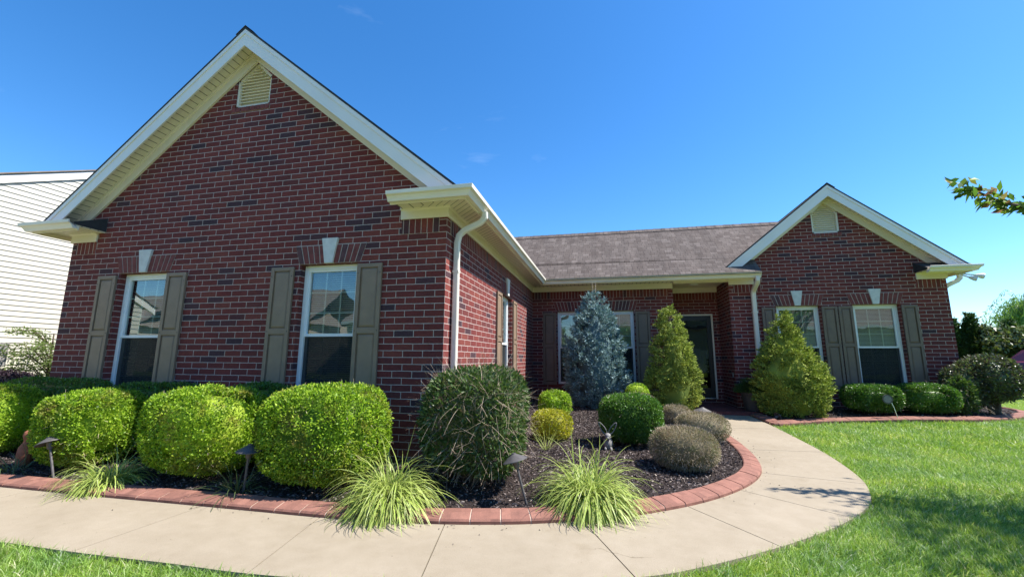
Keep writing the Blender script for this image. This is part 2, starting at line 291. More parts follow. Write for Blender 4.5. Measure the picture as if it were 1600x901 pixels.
class MB:
    """collects faces with uv + material index, builds ONE mesh object"""
    def __init__(s): s.v = []; s.f = []; s.uv = []; s.mi = []; s.m = []
    def mat(s, m):
        if m not in s.m: s.m.append(m)
        return s.m.index(m)
    def face(s, pts, m, uvs=None):
        b = len(s.v); s.v += [tuple(p) for p in pts]; s.f.append(tuple(range(b, b+len(pts)))); s.mi.append(s.mat(m))
        if uvs is None:
            n = (Vector(pts[1])-Vector(pts[0])).cross(Vector(pts[2])-Vector(pts[1]))
            ax = max(range(3), key=lambda i: abs(n[i]))
            uvs = [{0: (p[1], p[2]-2.77), 1: (p[0], p[2]-2.77), 2: (p[0], p[1])}[ax] for p in pts]
        s.uv += uvs
    def box(s, x0, x1, y0, y1, z0, z1, m):
        p = [(x, y, z) for z in (z0, z1) for y in (y0, y1) for x in (x0, x1)]
        for q in ((0, 2, 3, 1), (4, 5, 7, 6), (0, 1, 5, 4), (2, 6, 7, 3), (0, 4, 6, 2), (1, 3, 7, 5)): s.face([p[i] for i in q], m)
    def obox(s, P, u0, u1, n0, n1, z0, z1, m):
        """box in the wall frame P(u, n, z)"""
        p = [P(u, n, z) for z in (z0, z1) for n in (n0, n1) for u in (u0, u1)]
        for q in ((0, 2, 3, 1), (4, 5, 7, 6), (0, 1, 5, 4), (2, 6, 7, 3), (0, 4, 6, 2), (1, 3, 7, 5)): s.face([p[i] for i in q], m)
    def prism(s, poly, d, m, P=None, uvs=None):
        """poly: list of 3d points (planar), extruded by vector d"""
        a = [Vector(p) for p in poly]; b = [p+Vector(d) for p in a]; n = len(a)
        s.face(a, m, uvs); s.face(b[::-1], m, uvs[::-1] if uvs else None)
        for i in range(n): j = (i+1) % n; s.face([a[i], b[i], b[j], a[j]], m)
    def loft(s, rings, m, closed=True, caps=True):
        n = len(rings[0])
        for a, b in zip(rings[:-1], rings[1:]):
            for i in range(n if closed else n-1):
                j = (i+1) % n; s.face([a[i], a[j], b[j], b[i]], m)
        if caps and closed: s.face(list(reversed(rings[0])), m); s.face(rings[-1], m)
    def lathe(s, prof, m, c=(0, 0, 0), n=20):
        rings = [[(c[0]+r*math.cos(2*PI*i/n), c[1]+r*math.sin(2*PI*i/n), c[2]+z) for i in range(n)] for r, z in prof]
        s.loft(rings, m)
    def tube(s, pts, r, m, n=8, rr=None):
        rings = []; pts = [Vector(p) for p in pts]
        for i, p in enumerate(pts):
            d = (pts[min(i+1, len(pts)-1)]-pts[max(i-1, 0)]).normalized()
            a = d.cross(Vector((0, 0, 1)) if abs(d.z) < 0.9 else Vector((0, 1, 0))).normalized(); b = d.cross(a).normalized(); q = rr[i] if rr else r
            rings.append([p+a*q*math.cos(2*PI*k/n)+b*q*math.sin(2*PI*k/n) for k in range(n)])
        s.loft(rings, m)
    def build(s, name, parent=None, smooth=False, loc=None, bevel=0):
        me = bpy.data.meshes.new(name); me.from_pydata(s.v, [], s.f)
        for m in s.m: me.materials.append(m)
        me.polygons.foreach_set('material_index', s.mi)
        uvl = me.uv_layers.new(name='UVMap'); uvl.data.foreach_set('uv', [c for u in s.uv for c in u])
        if smooth or bevel:
            import bmesh
            bm = bmesh.new(); bm.from_mesh(me); bmesh.ops.remove_doubles(bm, verts=bm.verts, dist=0.0004)
            bmesh.ops.recalc_face_normals(bm, faces=bm.faces); bm.to_mesh(me); bm.free()
        if smooth:
            me.polygons.foreach_set('use_smooth', [True]*len(me.polygons))
            try: me.set_sharp_from_angle(angle=math.radians(38))
            except Exception: pass
        me.update()
        o = link(name, me, parent, loc)
        if bevel:
            b = o.modifiers.new('bevel', 'BEVEL'); b.width = bevel; b.segments = 2; b.limit_method = 'ANGLE'; b.angle_limit = math.radians(50)
        return o

def npmesh(name, chunks, parent=None, loc=None, smooth=False):
    """chunks: list of (V[n,3], F[m,k], material, UV[m*k,2] or None)"""
    vs = []; li = []; ls = []; lt = []; mi = []; mats = []; uvs = []; vo = 0; lo = 0
    for V, F, m, UV in chunks:
        if m not in mats: mats.append(m)
        V = np.asarray(V, np.float32); F = np.asarray(F, np.int32); k = F.shape[1]
        vs.append(V); li.append((F+vo).ravel()); ls.append(lo+np.arange(len(F))*k); lt.append(np.full(len(F), k)); mi.append(np.full(len(F), mats.index(m)))
        uvs.append(np.zeros((len(F)*k, 2), np.float32) if UV is None else np.asarray(UV, np.float32)); vo += len(V); lo += len(F)*k
    V = np.concatenate(vs); me = bpy.data.meshes.new(name); me.vertices.add(len(V)); me.vertices.foreach_set('co', V.ravel())
    L = np.concatenate(li).astype(np.int32); me.loops.add(len(L)); me.loops.foreach_set('vertex_index', L)
    s0 = np.concatenate(ls).astype(np.int32); me.polygons.add(len(s0)); me.polygons.foreach_set('loop_start', s0)
    me.polygons.foreach_set('material_index', np.concatenate(mi).astype(np.int32))
    if smooth: me.polygons.foreach_set('use_smooth', np.ones(len(s0), bool))
    for m in mats: me.materials.append(m)
    me.update(calc_edges=True)
    u = me.uv_layers.new(name='UVMap'); u.data.foreach_set('uv', np.concatenate(uvs).ravel())
    me.validate()
    return link(name, me, parent, loc)

def nrm(a): return a/np.maximum(np.linalg.norm(a, axis=-1, keepdims=True), 1e-9)
def wnoise(P, scale, seed, k=10):
    r = np.random.default_rng(seed); K = r.normal(size=(k, 3))*scale; ph = r.uniform(0, 6.28, k)
    return np.sin(P@K.T+ph).mean(axis=1)*1.6
def leaves(P, D, L, W, mat, fold=0.25, seed=1):
    """diamond leaves: base P, direction D, folded along the midrib"""
    r = np.random.default_rng(seed); n = len(P); D = nrm(D); R = nrm(r.normal(size=(n, 3))); Sd = nrm(np.cross(D, R)); U = np.cross(Sd, D)
    L = (np.ones(n)*L*r.uniform(0.65, 1.25, n))[:, None]; W = (np.ones(n)*W*r.uniform(0.75, 1.2, n))[:, None]
    V = np.stack([P, P+D*L*0.5+Sd*W*0.5+U*W*fold, P+D*L, P+D*L*0.5-Sd*W*0.5+U*W*fold], 1).reshape(-1, 3)
    return V, np.arange(4*n).reshape(n, 4), mat, None
def ribbons(P, D, L, W, droop, mat, K=5, seed=1, taper=1.0, face=None, curl=0.0):
    """blades: start P, start direction D, gravity droop"""
    r = np.random.default_rng(seed); n = len(P); D = nrm(D); L = np.ones(n)*L; W = np.ones(n)*W; droop = np.ones(n)*droop
    pos = P.copy(); d = D.copy(); step = (L/K)[:, None]
    side = nrm(np.cross(d, np.array([0, 0, 1.0])+r.normal(size=(n, 3))*0.15)) if face is None else face
    bendv = r.normal(size=(n, 3))*curl
    rows = []
    for k in range(K+1):
        t = k/K; wd = W*(1-taper*t**2.2)*(0.55+0.45*min(1, t*4+0.2)); s_ = side*(wd/2)[:, None]; rows.append(pos-s_); rows.append(pos+s_)
        if k < K:
            d = nrm(d+np.array([0, 0, -1.0])*droop[:, None]/K+bendv/K); pos = pos+d*step
    V = np.stack(rows, 1).reshape(-1, 3); M = 2*(K+1); base = (np.arange(n)*M)[:, None]
    F = np.concatenate([base+np.array([[2*k, 2*k+1, 2*k+3, 2*k+2]]) for k in range(K)], 1).reshape(-1, 4)
    UV = np.tile(np.concatenate([[[0, k/K], [1, k/K], [1, (k+1)/K], [0, (k+1)/K]] for k in range(K)]), (n, 1))
    return V, F, mat, UV
def superpts(n, a, b, c, p, seed):
    r = np.random.default_rng(seed); q = r.uniform(-1, 1, size=(n, 3)); ax = r.choice(3, n, p=np.array([b*c, a*c, a*b])/(b*c+a*c+a*b)); q[np.arange(n), ax] = np.sign(q[np.arange(n), ax])
    d = q*np.array([a, b, c]); s = (np.abs(d[:, 0]/a)**p+np.abs(d[:, 1]/b)**p+np.abs(d[:, 2]/c)**p)**(-1/p); P = d*s[:, None]
    N = nrm(np.sign(P)*np.abs(P/np.array([a, b, c]))**(p-1)/np.array([a, b, c])); return P, N
def corebox(a, b, c, p, amp, sc, seed, mat, res=26, shrink=0.93):
    th = np.linspace(-PI/2, PI/2, res); ph = np.linspace(0, 2*PI, 2*res, endpoint=False)
    T, H = np.meshgrid(th, ph, indexing='ij'); d = np.stack([np.cos(T)*np.cos(H), np.cos(T)*np.sin(H), np.sin(T)], -1).reshape(-1, 3)
    s = (np.abs(d[:, 0]/a)**p+np.abs(d[:, 1]/b)**p+np.abs(d[:, 2]/c)**p)**(-1/p); V = d*s[:, None]
    V = V*(shrink+amp*wnoise(V, sc, seed))[:, None]; m = 2*res
    F = [[i*m+j, i*m+(j+1) % m, (i+1)*m+(j+1) % m, (i+1)*m+j] for i in range(res-1) for j in range(m)]
    return V, np.array(F), mat, None

def ground_z(X, Y):
    def ss(a, b, x): t = min(1, max(0, (x-a)/(b-a))); return t*t*(3-2*t)
    return 0.14*ss(0.5, 5.2, Y)+0.07*ss(5, 8, X)*ss(1.5, 4.8, Y)
EDGE = []
def mulch_z(X, Y):
    d = 9.0
    if len(EDGE): d = math.sqrt(float(np.min((EDGE[0][:, 0]-X)**2+(EDGE[0][:, 1]-Y)**2)))
    t = min(1, max(0, (d-0.15)/0.9)); return ground_z(X, Y)+0.034+0.05*t

# ------------------------------------------------------------------ plan curves
def catmull(pts, n=8):
    P = [Vector((x, y, 0)) for x, y in pts]; P = [P[0]*2-P[1]]+P+[P[-1]*2-P[-2]]; o = []
    for i in range(1, len(P)-2):
        a, b, c, d = P[i-1:i+3]
        for k in range(n):
            t = k/n; o.append(0.5*((2*b)+(c-a)*t+(2*a-5*b+4*c-d)*t*t+(3*b-a-3*c+d)*t**3))
    o.append(P[-2]); return [(p.x, p.y) for p in o]
curb_pts = [(-11, -1.5), (-7, -1.49), (-5, -1.485), (-3.93, -1.48), (-2.75, -1.48), (-1.67, -1.465), (-1.02, -1.46), (-0.4, -1.455), (0.14, -1.42), (0.58, -1.36), (0.91, -1.29), (1.2, -1.21), (1.56, -1.07), (1.87, -0.92), (2.17, -0.74), (2.56, -0.44), (2.93, -0.07), (3.26, 0.37), (3.5, 0.84), (3.62, 1.3), (3.68, 1.8), (3.69, 2.4), (3.66, 3.1), (3.60, 4.0), (3.52, 5.04)]
outer_pts = [(-11, -2.36), (-6, -2.36), (-3, -2.35), (-1.58, -2.35), (-0.82, -2.33), (-0.18, -2.32), (0.7, -2.22), (1.4, -2.07), (2.0, -1.84), (2.39, -1.62), (2.96, -1.20), (3.4, -0.82), (3.75, -0.47), (4.09, -0.04), (4.29, 0.35), (4.47, 0.84), (4.59, 1.47), (4.65, 2.1), (4.66, 2.71), (4.65, 3.82), (4.62, 5.04)]
curb = catmull(curb_pts); outerc = catmull(outer_pts)
def arclen(c):
    s = [0]
    for a, b in zip(c[:-1], c[1:]): s.append(s[-1]+math.hypot(b[0]-a[0], b[1]-a[1]))
    return s
def at(c, s, t):
    t = min(max(t, 0), s[-1]); i = int(np.searchsorted(s, t)); i = min(max(i, 1), len(c)-1); k = (t-s[i-1])/max(1e-9, s[i]-s[i-1])
    a, b = c[i-1], c[i]; d = Vector((b[0]-a[0], b[1]-a[1], 0)).normalized(); return (a[0]+(b[0]-a[0])*k, a[1]+(b[1]-a[1])*k), d
def near(c, s, p):
    best = min(range(len(c)), key=lambda i: (c[i][0]-p[0])**2+(c[i][1]-p[1])**2)
    cand = np.linspace(s[max(0, best-1)], s[min(len(c)-1, best+1)], 30); return min(cand, key=lambda t: math.hypot(at(c, s, t)[0][0]-p[0], at(c, s, t)[0][1]-p[1]))
cs, osl = arclen(curb), arclen(outerc)
def inpoly(px, py, poly):
    px = np.asarray(px); py = np.asarray(py); r = np.zeros(px.shape, bool); n = len(poly)
    for i in range(n):
        x1, y1 = poly[i]; x2, y2 = poly[(i+1) % n]
        if y1 == y2: continue
        c = ((y1 > py) != (y2 > py)) & (px < (x2-x1)*(py-y1)/(y2-y1)+x1); r ^= c
    return r
walk_poly = curb+outerc[::-1]
right_curb = catmull([(4.64, 5.04), (4.65, 4.5), (4.66, 4.06), (4.74, 3.93), (4.95, 4.02), (5.3, 4.2), (5.84, 4.4), (6.85, 4.55), (7.91, 4.66), (8.6, 4.88), (9.3, 5.3), (10.0, 6.0), (10.4, 7.0), (10.4, 9.0)], 6)
EDGE.append(np.array(curb+right_curb))
bedA_poly = curb+[(3.5, 6.2), (-0.1, 6.2), (-0.1, -0.1), (-6.2, -0.1), (-6.2, 2), (-11, 2)]
bedC_poly = right_curb+[(8.7, 9.0), (8.7, 5.9), (4.64, 5.9)]

# ------------------------------------------------------------------ ground
def lawn_sheet():
    xs = sorted(set([-400, -150, -60, -30]+[round(-14+0.5*i, 3) for i in range(61)]+[20, 30, 60, 150, 400])); ys = sorted(set([-400, -150, -60, -30, -15]+[round(-8+0.4*i, 3) for i in range(51)]+[16, 22, 30, 60, 150, 400]))
    V = [(x, y, ground_z(x, y)-0.03) for y in ys for x in xs]; n = len(xs)
    F = [[j*n+i, j*n+i+1, (j+1)*n+i+1, (j+1)*n+i] for j in range(len(ys)-1) for i in range(n-1)]
    o = npmesh('lawn', [(np.array(V), np.array(F), M_turf, None)], smooth=True); tag(o, kind='structure')
lawn_sheet()
def path_slabs():
    m = MB()
    J = [((-9.0, -1.5), (-9.0, -2.36)), ((-7.2, -1.49), (-7.2, -2.36)), ((-5.4, -1.485), (-5.4, -2.36)), ((-3.5, -1.48), (-3.5, -2.36)), ((-1.55, -1.47), (-1.59, -2.35)), ((-0.42, -1.455), (-0.25, -2.32)), ((0.6, -1.35), (0.78, -2.2)), ((1.63, -1.04), (1.98, -1.85)), ((2.50, -0.49), (2.98, -1.20)), ((3.1, 0.12), (3.76, -0.47)), ((3.51, 0.87), (4.41, 0.67)), ((3.69, 2.03), (4.65, 2.09)), ((3.63, 3.5), (4.65, 3.6))]
    S_ = [(0, 0)]+[(near(curb, cs, a), near(outerc, osl, b)) for a, b in J]+[(cs[-1], osl[-1])]
    g = 0.004
    for (a0, b0), (a1, b1) in zip(S_[:-1], S_[1:]):
        n = 10; rin = []; rout = []
        for k in range(n+1):
            t = k/n; ta = a0+g+(a1-a0-2*g)*t; tb = b0+g+(b1-b0-2*g)*t; rin.append(at(curb, cs, ta)[0]); rout.append(at(outerc, osl, tb)[0])
        def z(p): return ground_z(*p)
        top = []
        for k in range(n):
            q = [rin[k], rout[k], rout[k+1], rin[k+1]]; m.face([(x, y, z((x, y))) for x, y in q], M_conc)
        for a, b in [(rin[0], rout[0]), (rout[-1], rin[-1])]: m.face([(a[0], a[1], z(a)), (b[0], b[1], z(b)), (b[0], b[1], z(b)-0.05), (a[0], a[1], z(a)-0.05)], M_conc)
        for k in range(n):
            a, b = rout[k], rout[k+1]; m.face([(a[0], a[1], z(a)), (b[0], b[1], z(b)), (b[0], b[1], z(b)-0.06), (a[0], a[1], z(a)-0.06)], M_conc)
    # grimy bed below the open joints
    for (a0, b0), (a1, b1) in zip(S_[:-1], S_[1:]):
        for k in range(10):
            q = [at(curb, cs, a0+(a1-a0)*k/10)[0], at(outerc, osl, b0+(b1-b0)*k/10)[0], at(outerc, osl, b0+(b1-b0)*(k+1)/10)[0], at(curb, cs, a0+(a1-a0)*(k+1)/10)[0]]
            m.face([(x, y, ground_z(x, y)-0.012) for x, y in q], M_joint)
    o = m.build('path'); tag(o, kind='structure')
path_slabs()
def bed(name, poly, x0, x1, y0, y1, pad, seed):
    st = 0.07; xs = np.arange(x0, x1, st); ys = np.arange(y0, y1, st); X, Y = np.meshgrid(xs, ys)
    ins = inpoly(X+st/2, Y+st/2, poly)
    Z = np.vectorize(mulch_z)(X, Y)+0.018*wnoise(np.stack([X, Y, 0*X], -1).reshape(-1, 3), 9, seed).reshape(X.shape)
    n = len(xs); F = [[j*n+i, j*n+i+1, (j+1)*n+i+1, (j+1)*n+i] for j in range(len(ys)-1) for i in range(n-1) if ins[j, i]]
    o = npmesh(name, [(np.stack([X, Y, Z], -1).reshape(-1, 3), np.array(F), M_mulch, None)], smooth=True); tag(o, kind='structure')
def shrink(poly_c, off, n):  # offset first n points to the left of travel
    o = []
    for i in range(n):
        a = poly_c[max(i-1, 0)]; b = poly_c[min(i+1, n-1)]; d = Vector((b[0]-a[0], b[1]-a[1])).normalized(); o.append((poly_c[i][0]-d.y*off, poly_c[i][1]+d.x*off))
    return o+poly_c[n:]
bedA_in = shrink(bedA_poly, 0.13, len(curb)); bedC_in = shrink(bedC_poly, 0.13, len(right_curb))
if not inpoly(6.0, 5.3, bedC_in): bedC_in = shrink(bedC_poly, -0.13, len(right_curb))
bed('planting_bed', bedA_in, -11, 3.8, -1.6, 6.3, 0, 3)
bed('planting_bed', bedC_in, 4.4, 10.6, 3.8, 9.0, 0, 4)
def chips():
    r = np.random.default_rng(5); out = []
    def region(poly, x0, x1, y0, y1, n, size):
        p = r.uniform([x0, y0], [x1, y1], size=(n, 2)); p = p[inpoly(p[:, 0], p[:, 1], poly)]
        z = np.array([mulch_z(a, b) for a, b in p])+0.018*wnoise(np.c_[p, 0*p[:, 0]], 9, 3)+r.uniform(0.0, 0.014, len(p))
        D = r.normal(size=(len(p), 3)); D[:, 2] *= 0.35; V, F, m, u = leaves(np.c_[p, z], D, size, size*0.33, M_chip, 0.1, 9); out.append((V, F, m, u))
    inA = shrink(bedA_poly, 0.2, len(curb)); region(inA, -5.5, 3.6, -1.5, 0.2, 26000, 0.034); region(inA, 0, 3.6, 0.0, 6, 42000, 0.036); region(bedC_in, 4.6, 10.4, 3.9, 6.2, 9000, 0.04)
    # stray chips kicked onto the edging and the path
    c = np.array(curb); k = r.integers(20, len(c)-8, 260); off = -np.abs(r.normal(size=260))*0.16+0.12; d = c[np.minimum(k+1, len(c)-1)]-c[k]; d = d/np.maximum(1e-6, np.linalg.norm(d, axis=1, keepdims=True))
    p = c[k]+np.c_[-d[:, 1], d[:, 0]]*off[:, None]; z = np.array([ground_z(a, b) for a, b in p])+np.where(off > 0, 0.03+np.clip(off, 0, .18)*0.2, 0.004)
    D = r.normal(size=(260, 3)); D[:, 2] = 0; out.append(leaves(np.c_[p, z], D, 0.022, 0.008, M_chip, 0.1, 19))
    o = npmesh('mulch', out); tag(o, kind='stuff')
chips()

def kerb(name, c, s0, s1, side, blk, label, width=0.185, zt=0.062):
    s = arclen(c); m = MB(); g = 0.011
    prof = [(0.0, -0.02), (0.0, 0.022), (0.012, 0.036), (width*0.55, zt-0.006), (width-0.012, zt), (width, zt-0.01), (width, -0.02)]
    def ring(t, pf):
        (x, y), d = at(c, s, t); nn = Vector((-d.y, d.x, 0))*side
        return [(x+nn.x*o, y+nn.y*o, ground_z(x, y)+z) for o, z in pf]
    t = s0; rr = random.Random(3)
    while t < s1:
        b = blk*rr.uniform(0.97, 1.03); e = min(t+b, s1); k = 3; j = rr.uniform(-0.002, 0.002)
        m.loft([ring(t+g/2+(e-t-g)*i/k, [(o, z+j) for o, z in prof]) for i in range(k+1)], M_curb)
        t = e
    pf2 = [(0.006, -0.02), (0.006, 0.02), (0.016, 0.031), (width*0.55, zt-0.012), (width-0.014, zt-0.007), (width-0.006, -0.02)]
    nst = int((s1-s0)/0.08); m.loft([ring(s0+(s1-s0)*i/nst, pf2) for i in range(nst+1)], M_kjoint)
    o = m.build(name); tag(o, label, 'garden edging'); return o
kerb('kerb_edging', curb, 0, cs[-1]-0.02, 1, 0.235, 'red concrete block edging curving between the mulch bed and the walkway')
rs = arclen(right_curb)
kerb('kerb_edging', right_curb, 0, rs[-1], 1 if inpoly(*(lambda p, d: (p[0]-d.y*0.15, p[1]+d.x*0.15))(*at(right_curb, rs, rs[-1]*0.5)), bedC_poly) else -1, 0.24, 'red concrete block edging between the lawn and the bed under the right wing windows')

# ------------------------------------------------------------------ grass
def grass():
    r = np.random.default_rng(11); ch = []
    walk_big = np.array(walk_poly)
    def lay(x0, x1, y0, y1, dens, h, wd, K, seed, cond=None):
        n = int((x1-x0)*(y1-y0)*dens); p = r.uniform([x0, y0], [x1, y1], size=(n, 2))
        ok = ~inpoly(p[:, 0], p[:, 1], walk_poly) & ~inpoly(p[:, 0], p[:, 1], bedA_poly) & ~inpoly(p[:, 0], p[:, 1], bedC_poly)
        v = p-np.array([CAM.x, CAM.y]); dep = v@np.array([fw.x, fw.y]); lat = v@np.array([rt.x, rt.y]); ok &= (dep > 0.6) & (np.abs(lat) < dep*1.32+0.5)
        if cond is not None: ok &= cond(p)
        p = p[ok]; n = len(p)
        if not n: return
        z = np.array([ground_z(a, b) for a, b in p])-0.03; P = np.c_[p, z]
        tuft = wnoise(P, 5, 21); hh = h*r.uniform(0.55, 1.25, n)*(1+0.25*tuft)
        D = r.normal(size=(n, 3))*0.42; D[:, 2] = 1; D[:, :2] += np.array([0.18, 0.05])+0.35*np.c_[wnoise(P, 3, 5), wnoise(P, 3, 6)]
        ch.append(ribbons(P, D, hh, wd*r.uniform(0.7, 1.3, n), 0.9, L_grass, K, seed, 0.9, face=nrm(np.c_[r.normal(size=(n, 2)), 0.1*r.normal(size=n)])))
    lay(1.2, 5.0, -3.4, -0.2, 9500, 0.068, 0.0042, 3, 1)
    lay(4.0, 6.6, -2.6, 0.2, 7000, 0.068, 0.0045, 3, 7)
    lay(-3.6, 1.2, -3.6, -2.2, 9000, 0.068, 0.0042, 3, 2)
    lay(3.6, 9.0, 0.2, 2.6, 5200, 0.07, 0.0055, 2, 3)
    lay(4.5, 11, 2.6, 6.0, 3200, 0.075, 0.0075, 2, 4)
    lay(9, 22, 3, 14, 300, 0.10, 0.02, 1, 5)
    o = npmesh('grass', ch); tag(o, kind='stuff')
grass()

# ------------------------------------------------------------------ THE HOUSE
house = empty('brick_house', (0, 0, 0), 'red brick single storey house with two front gables and taupe shutters', 'house')
def child(m, name, parent=None, **k): return m.build(name, parent or house, **k)
def PA(u, n, z): return (u, -n, z)            # front wall of the left gable, faces -Y
def PS(u, n, z): return (n, u, z)             # side wall x = 0, faces +X
def PB(u, n, z): return (u, 6.08-n, z)
def PC(u, n, z): return (u, 5.80-n, z)
def PR(u, n, z): return (u, 6.90-n, z)
def wall(name, P, outline, holes, mat=M_brick, reveal=0.16, parent=None):
    m = MB(); loops = [[Vector((u, z, 0)) for u, z in l] for l in [outline]+holes]; flat = [p for l in loops for p in l]
    for tri in tessellate_polygon(loops):
        pts = [flat[i] for i in tri]; n = (pts[1]-pts[0]).cross(pts[2]-pts[0]).z
        if abs(n) < 1e-9: continue
        m.face([P(p.x, 0, p.y) for p in pts], mat, [(p.x, p.y-2.77) for p in pts])
    for h in holes:
        for (u0, z0), (u1, z1) in zip(h, h[1:]+h[:1]):
            if abs(u0-u1) < 1e-6: uv = [(u0, z0-2.77), (u1, z1-2.77), (u1+reveal, z1-2.77), (u0+reveal, z0-2.77)]
            else: uv = [(u0, z0-2.77), (u1, z1-2.77), (u1, z1-2.77+reveal), (u0, z0-2.77+reveal)]
            m.face([P(u0, 0, z0), P(u1, 0, z1), P(u1, -reveal, z1), P(u0, -reveal, z0)], mat, uv)
    return child(m, name, parent)
ZB = -0.1; FZ0, FZ1 = 2.955, 3.10; ZH = 2.44; ZS = 0.64; ZM = 1.53; SL = 0.82
def rect(u0, u1, z0, z1): return [(u0, z0), (u1, z0), (u1, z1), (u0, z1)]
winA = [(-5.04, -4.17), (-2.0, -1.17)]; winS = [(2.78, 3.62)]; winB = [(0.64, 2.52)]; winC = [(5.57, 6.43), (7.06, 7.92)]
XA0, XA1, APA, ZA = -6.08, 0.0, -3.04, 5.78
ventA = [(-3.37, 4.85), (-2.78, 4.85), (-2.78, 5.30), (-3.04, 5.55), (-3.08, 5.55), (-3.37, 5.30)]
wA = wall('gable_wall', PA, [(XA0, ZB), (XA1, ZB), (XA1, 3.28), (APA, ZA), (XA0, 3.28)], [rect(a, b, ZS, ZH) for a, b in winA]+[ventA])
wS = wall('side_wall', PS, [(0, ZB), (6.08, ZB), (6.08, 3.1), (0, 3.1)], [rect(a, b, ZS, ZH) for a, b in winS])
wB = wall('entry_wall', PB, [(0, ZB), (3.45, ZB), (3.45, 3.1), (0, 3.1)], [rect(a, b, ZS, ZH) for a, b in winB])
XC0, XC1, APC = 4.63, 8.82, 6.725; ZC = 5.0
ventC = [(6.46, 4.07), (7.0, 4.07), (7.0, 4.56), (6.755, 4.80), (6.705, 4.80), (6.46, 4.56)]
wC = wall('wing_wall', PC, [(XC0, ZB), (XC1, ZB), (XC1, 3.28), (APC, ZC), (XC0, 3.28)], [rect(a, b, ZS, ZH) for a, b in winC]+[ventC])
m = MB()
m.face([(4.63, 6.9, ZB), (4.63, 5.8, ZB), (4.63, 5.8, 3.1), (4.63, 6.9, 3.1)], M_brick); m.face([(3.45, 6.08, ZB), (3.45, 6.9, ZB), (3.45, 6.9, 3.1), (3.45, 6.08, 3.1)], M_brick)
child(m, 'porch_side_walls')
wR = wall('porch_back_wall', PR, [(3.45, ZB), (4.63, ZB), (4.63, 3.1), (3.45, 3.1)], [rect(3.52, 4.49, 0.30, 2.40)])
m = MB()
for q in ([(XA0, 11, ZB), (XA0, 0, ZB), (XA0, 0, 3.1), (XA0, 11, 3.1)], [(8.82, 5.8, ZB), (8.82, 11, ZB), (8.82, 11, 3.1), (8.82, 5.8, 3.1)], [(8.82, 11, ZB), (XA0, 11, ZB), (XA0, 11, 3.1), (8.82, 11, 3.1)]): m.face(q, M_brick)
m.face([(XA0, 11, 3.1), (XA1, 11, 3.1), (APA, 11, ZA)], M_brick); m.face([(XC0, 11, 3.1), (XC1, 11, 3.1), (APC, 11, ZC)], M_brick)
child(m, 'rear_walls')

# soldier courses
def soldiers(P, u0, u1, parent, zt=FZ0+0.02):
    m = MB(); z0 = 2.77; z1 = zt; n = 0.004
    k = [(u0, z0), (u1, z0), (u1, z1), (u0, z1)]; m.face([P(u, n, z) for u, z in k], M_soldier, [(u+0.02, z-z0+0.004) for u, z in k])
    for (a, b) in ((k[0], k[3]), (k[1], k[2]), (k[0], k[1])): m.face([P(a[0], 0, a[1]), P(b[0], 0, b[1]), P(b[0], n, b[1]), P(a[0], n, a[1])], M_mortar)
    child(m, 'soldier_course', parent)
soldiers(PA, -0.60, -0.10, wA); soldiers(PA, -6.0, -5.6, wA); soldiers(PS, 0.12, 6.07, wS); soldiers(PB, 0.01, 3.35, wB)
soldiers(PR, 3.46, 4.62, wR); soldiers(PC, 4.73, 5.30, wC); soldiers(PC, 8.28, 8.74, wC)
# jack arches with keystones
def arch(P, u0, u1, parent, key=True, nb=5, n0=0.004):
    uc = (u0+u1)/2; zb, zt = 2.447, 2.685; sp = 0.075; m = MB(); kb, kt = (0.055, 0.085) if key else (0, 0)
    a0, a1 = u0-0.03, u1+0.03; m.face([P(u, n0, z) for u, z in ((a0, zb), (a1, zb), (a1+sp, zt+0.012), (a0-sp, zt+0.012))], M_mortar)
    rr = random.Random(int(u0*100))
    def fan(b0, b1, t0, t1, n):
        for i in range(n):
            f0, f1 = i/n, (i+1)/n; g = 0.0068
            q = [(b0+(b1-b0)*f0+g, zb+0.004), (b0+(b1-b0)*f1-g, zb+0.004), (t0+(t1-t0)*f1-g, zt), (t0+(t1-t0)*f0+g, zt)]
            m.prism([P(u, n0+0.004, z) for u, z in q], Vector(P(0, n0+0.001, 0))-Vector(P(0, n0+0.004, 0)), M_archd if rr.random() < 0.12 else M_archb)
    if key: fan(a0, uc-kb, a0-sp, uc-kt, nb); fan(uc+kb, a1, uc+kt, a1+sp, nb)
    else: fan(a0, a1, a0-sp, a1+sp, int((a1-a0)/0.078))
    child(m, 'jack_arch', parent)
    if key:
        k = MB(); q = [(uc-0.057, zb-0.003), (uc+0.057, zb-0.003), (uc+0.115, 2.775), (uc-0.115, 2.775)]
        k.prism([P(u, 0.035, z) for u, z in q], Vector(P(0, -0.03, 0))-Vector(P(0, 0.035, 0)), M_stone); child(k, 'keystone', parent, bevel=0.004)
for a, b in winA: arch(PA, a, b, wA)
for a, b in winC: arch(PC, a, b, wC)
arch(PS, *winS[0], wS); arch(PB, *winB[0], wB, key=False)

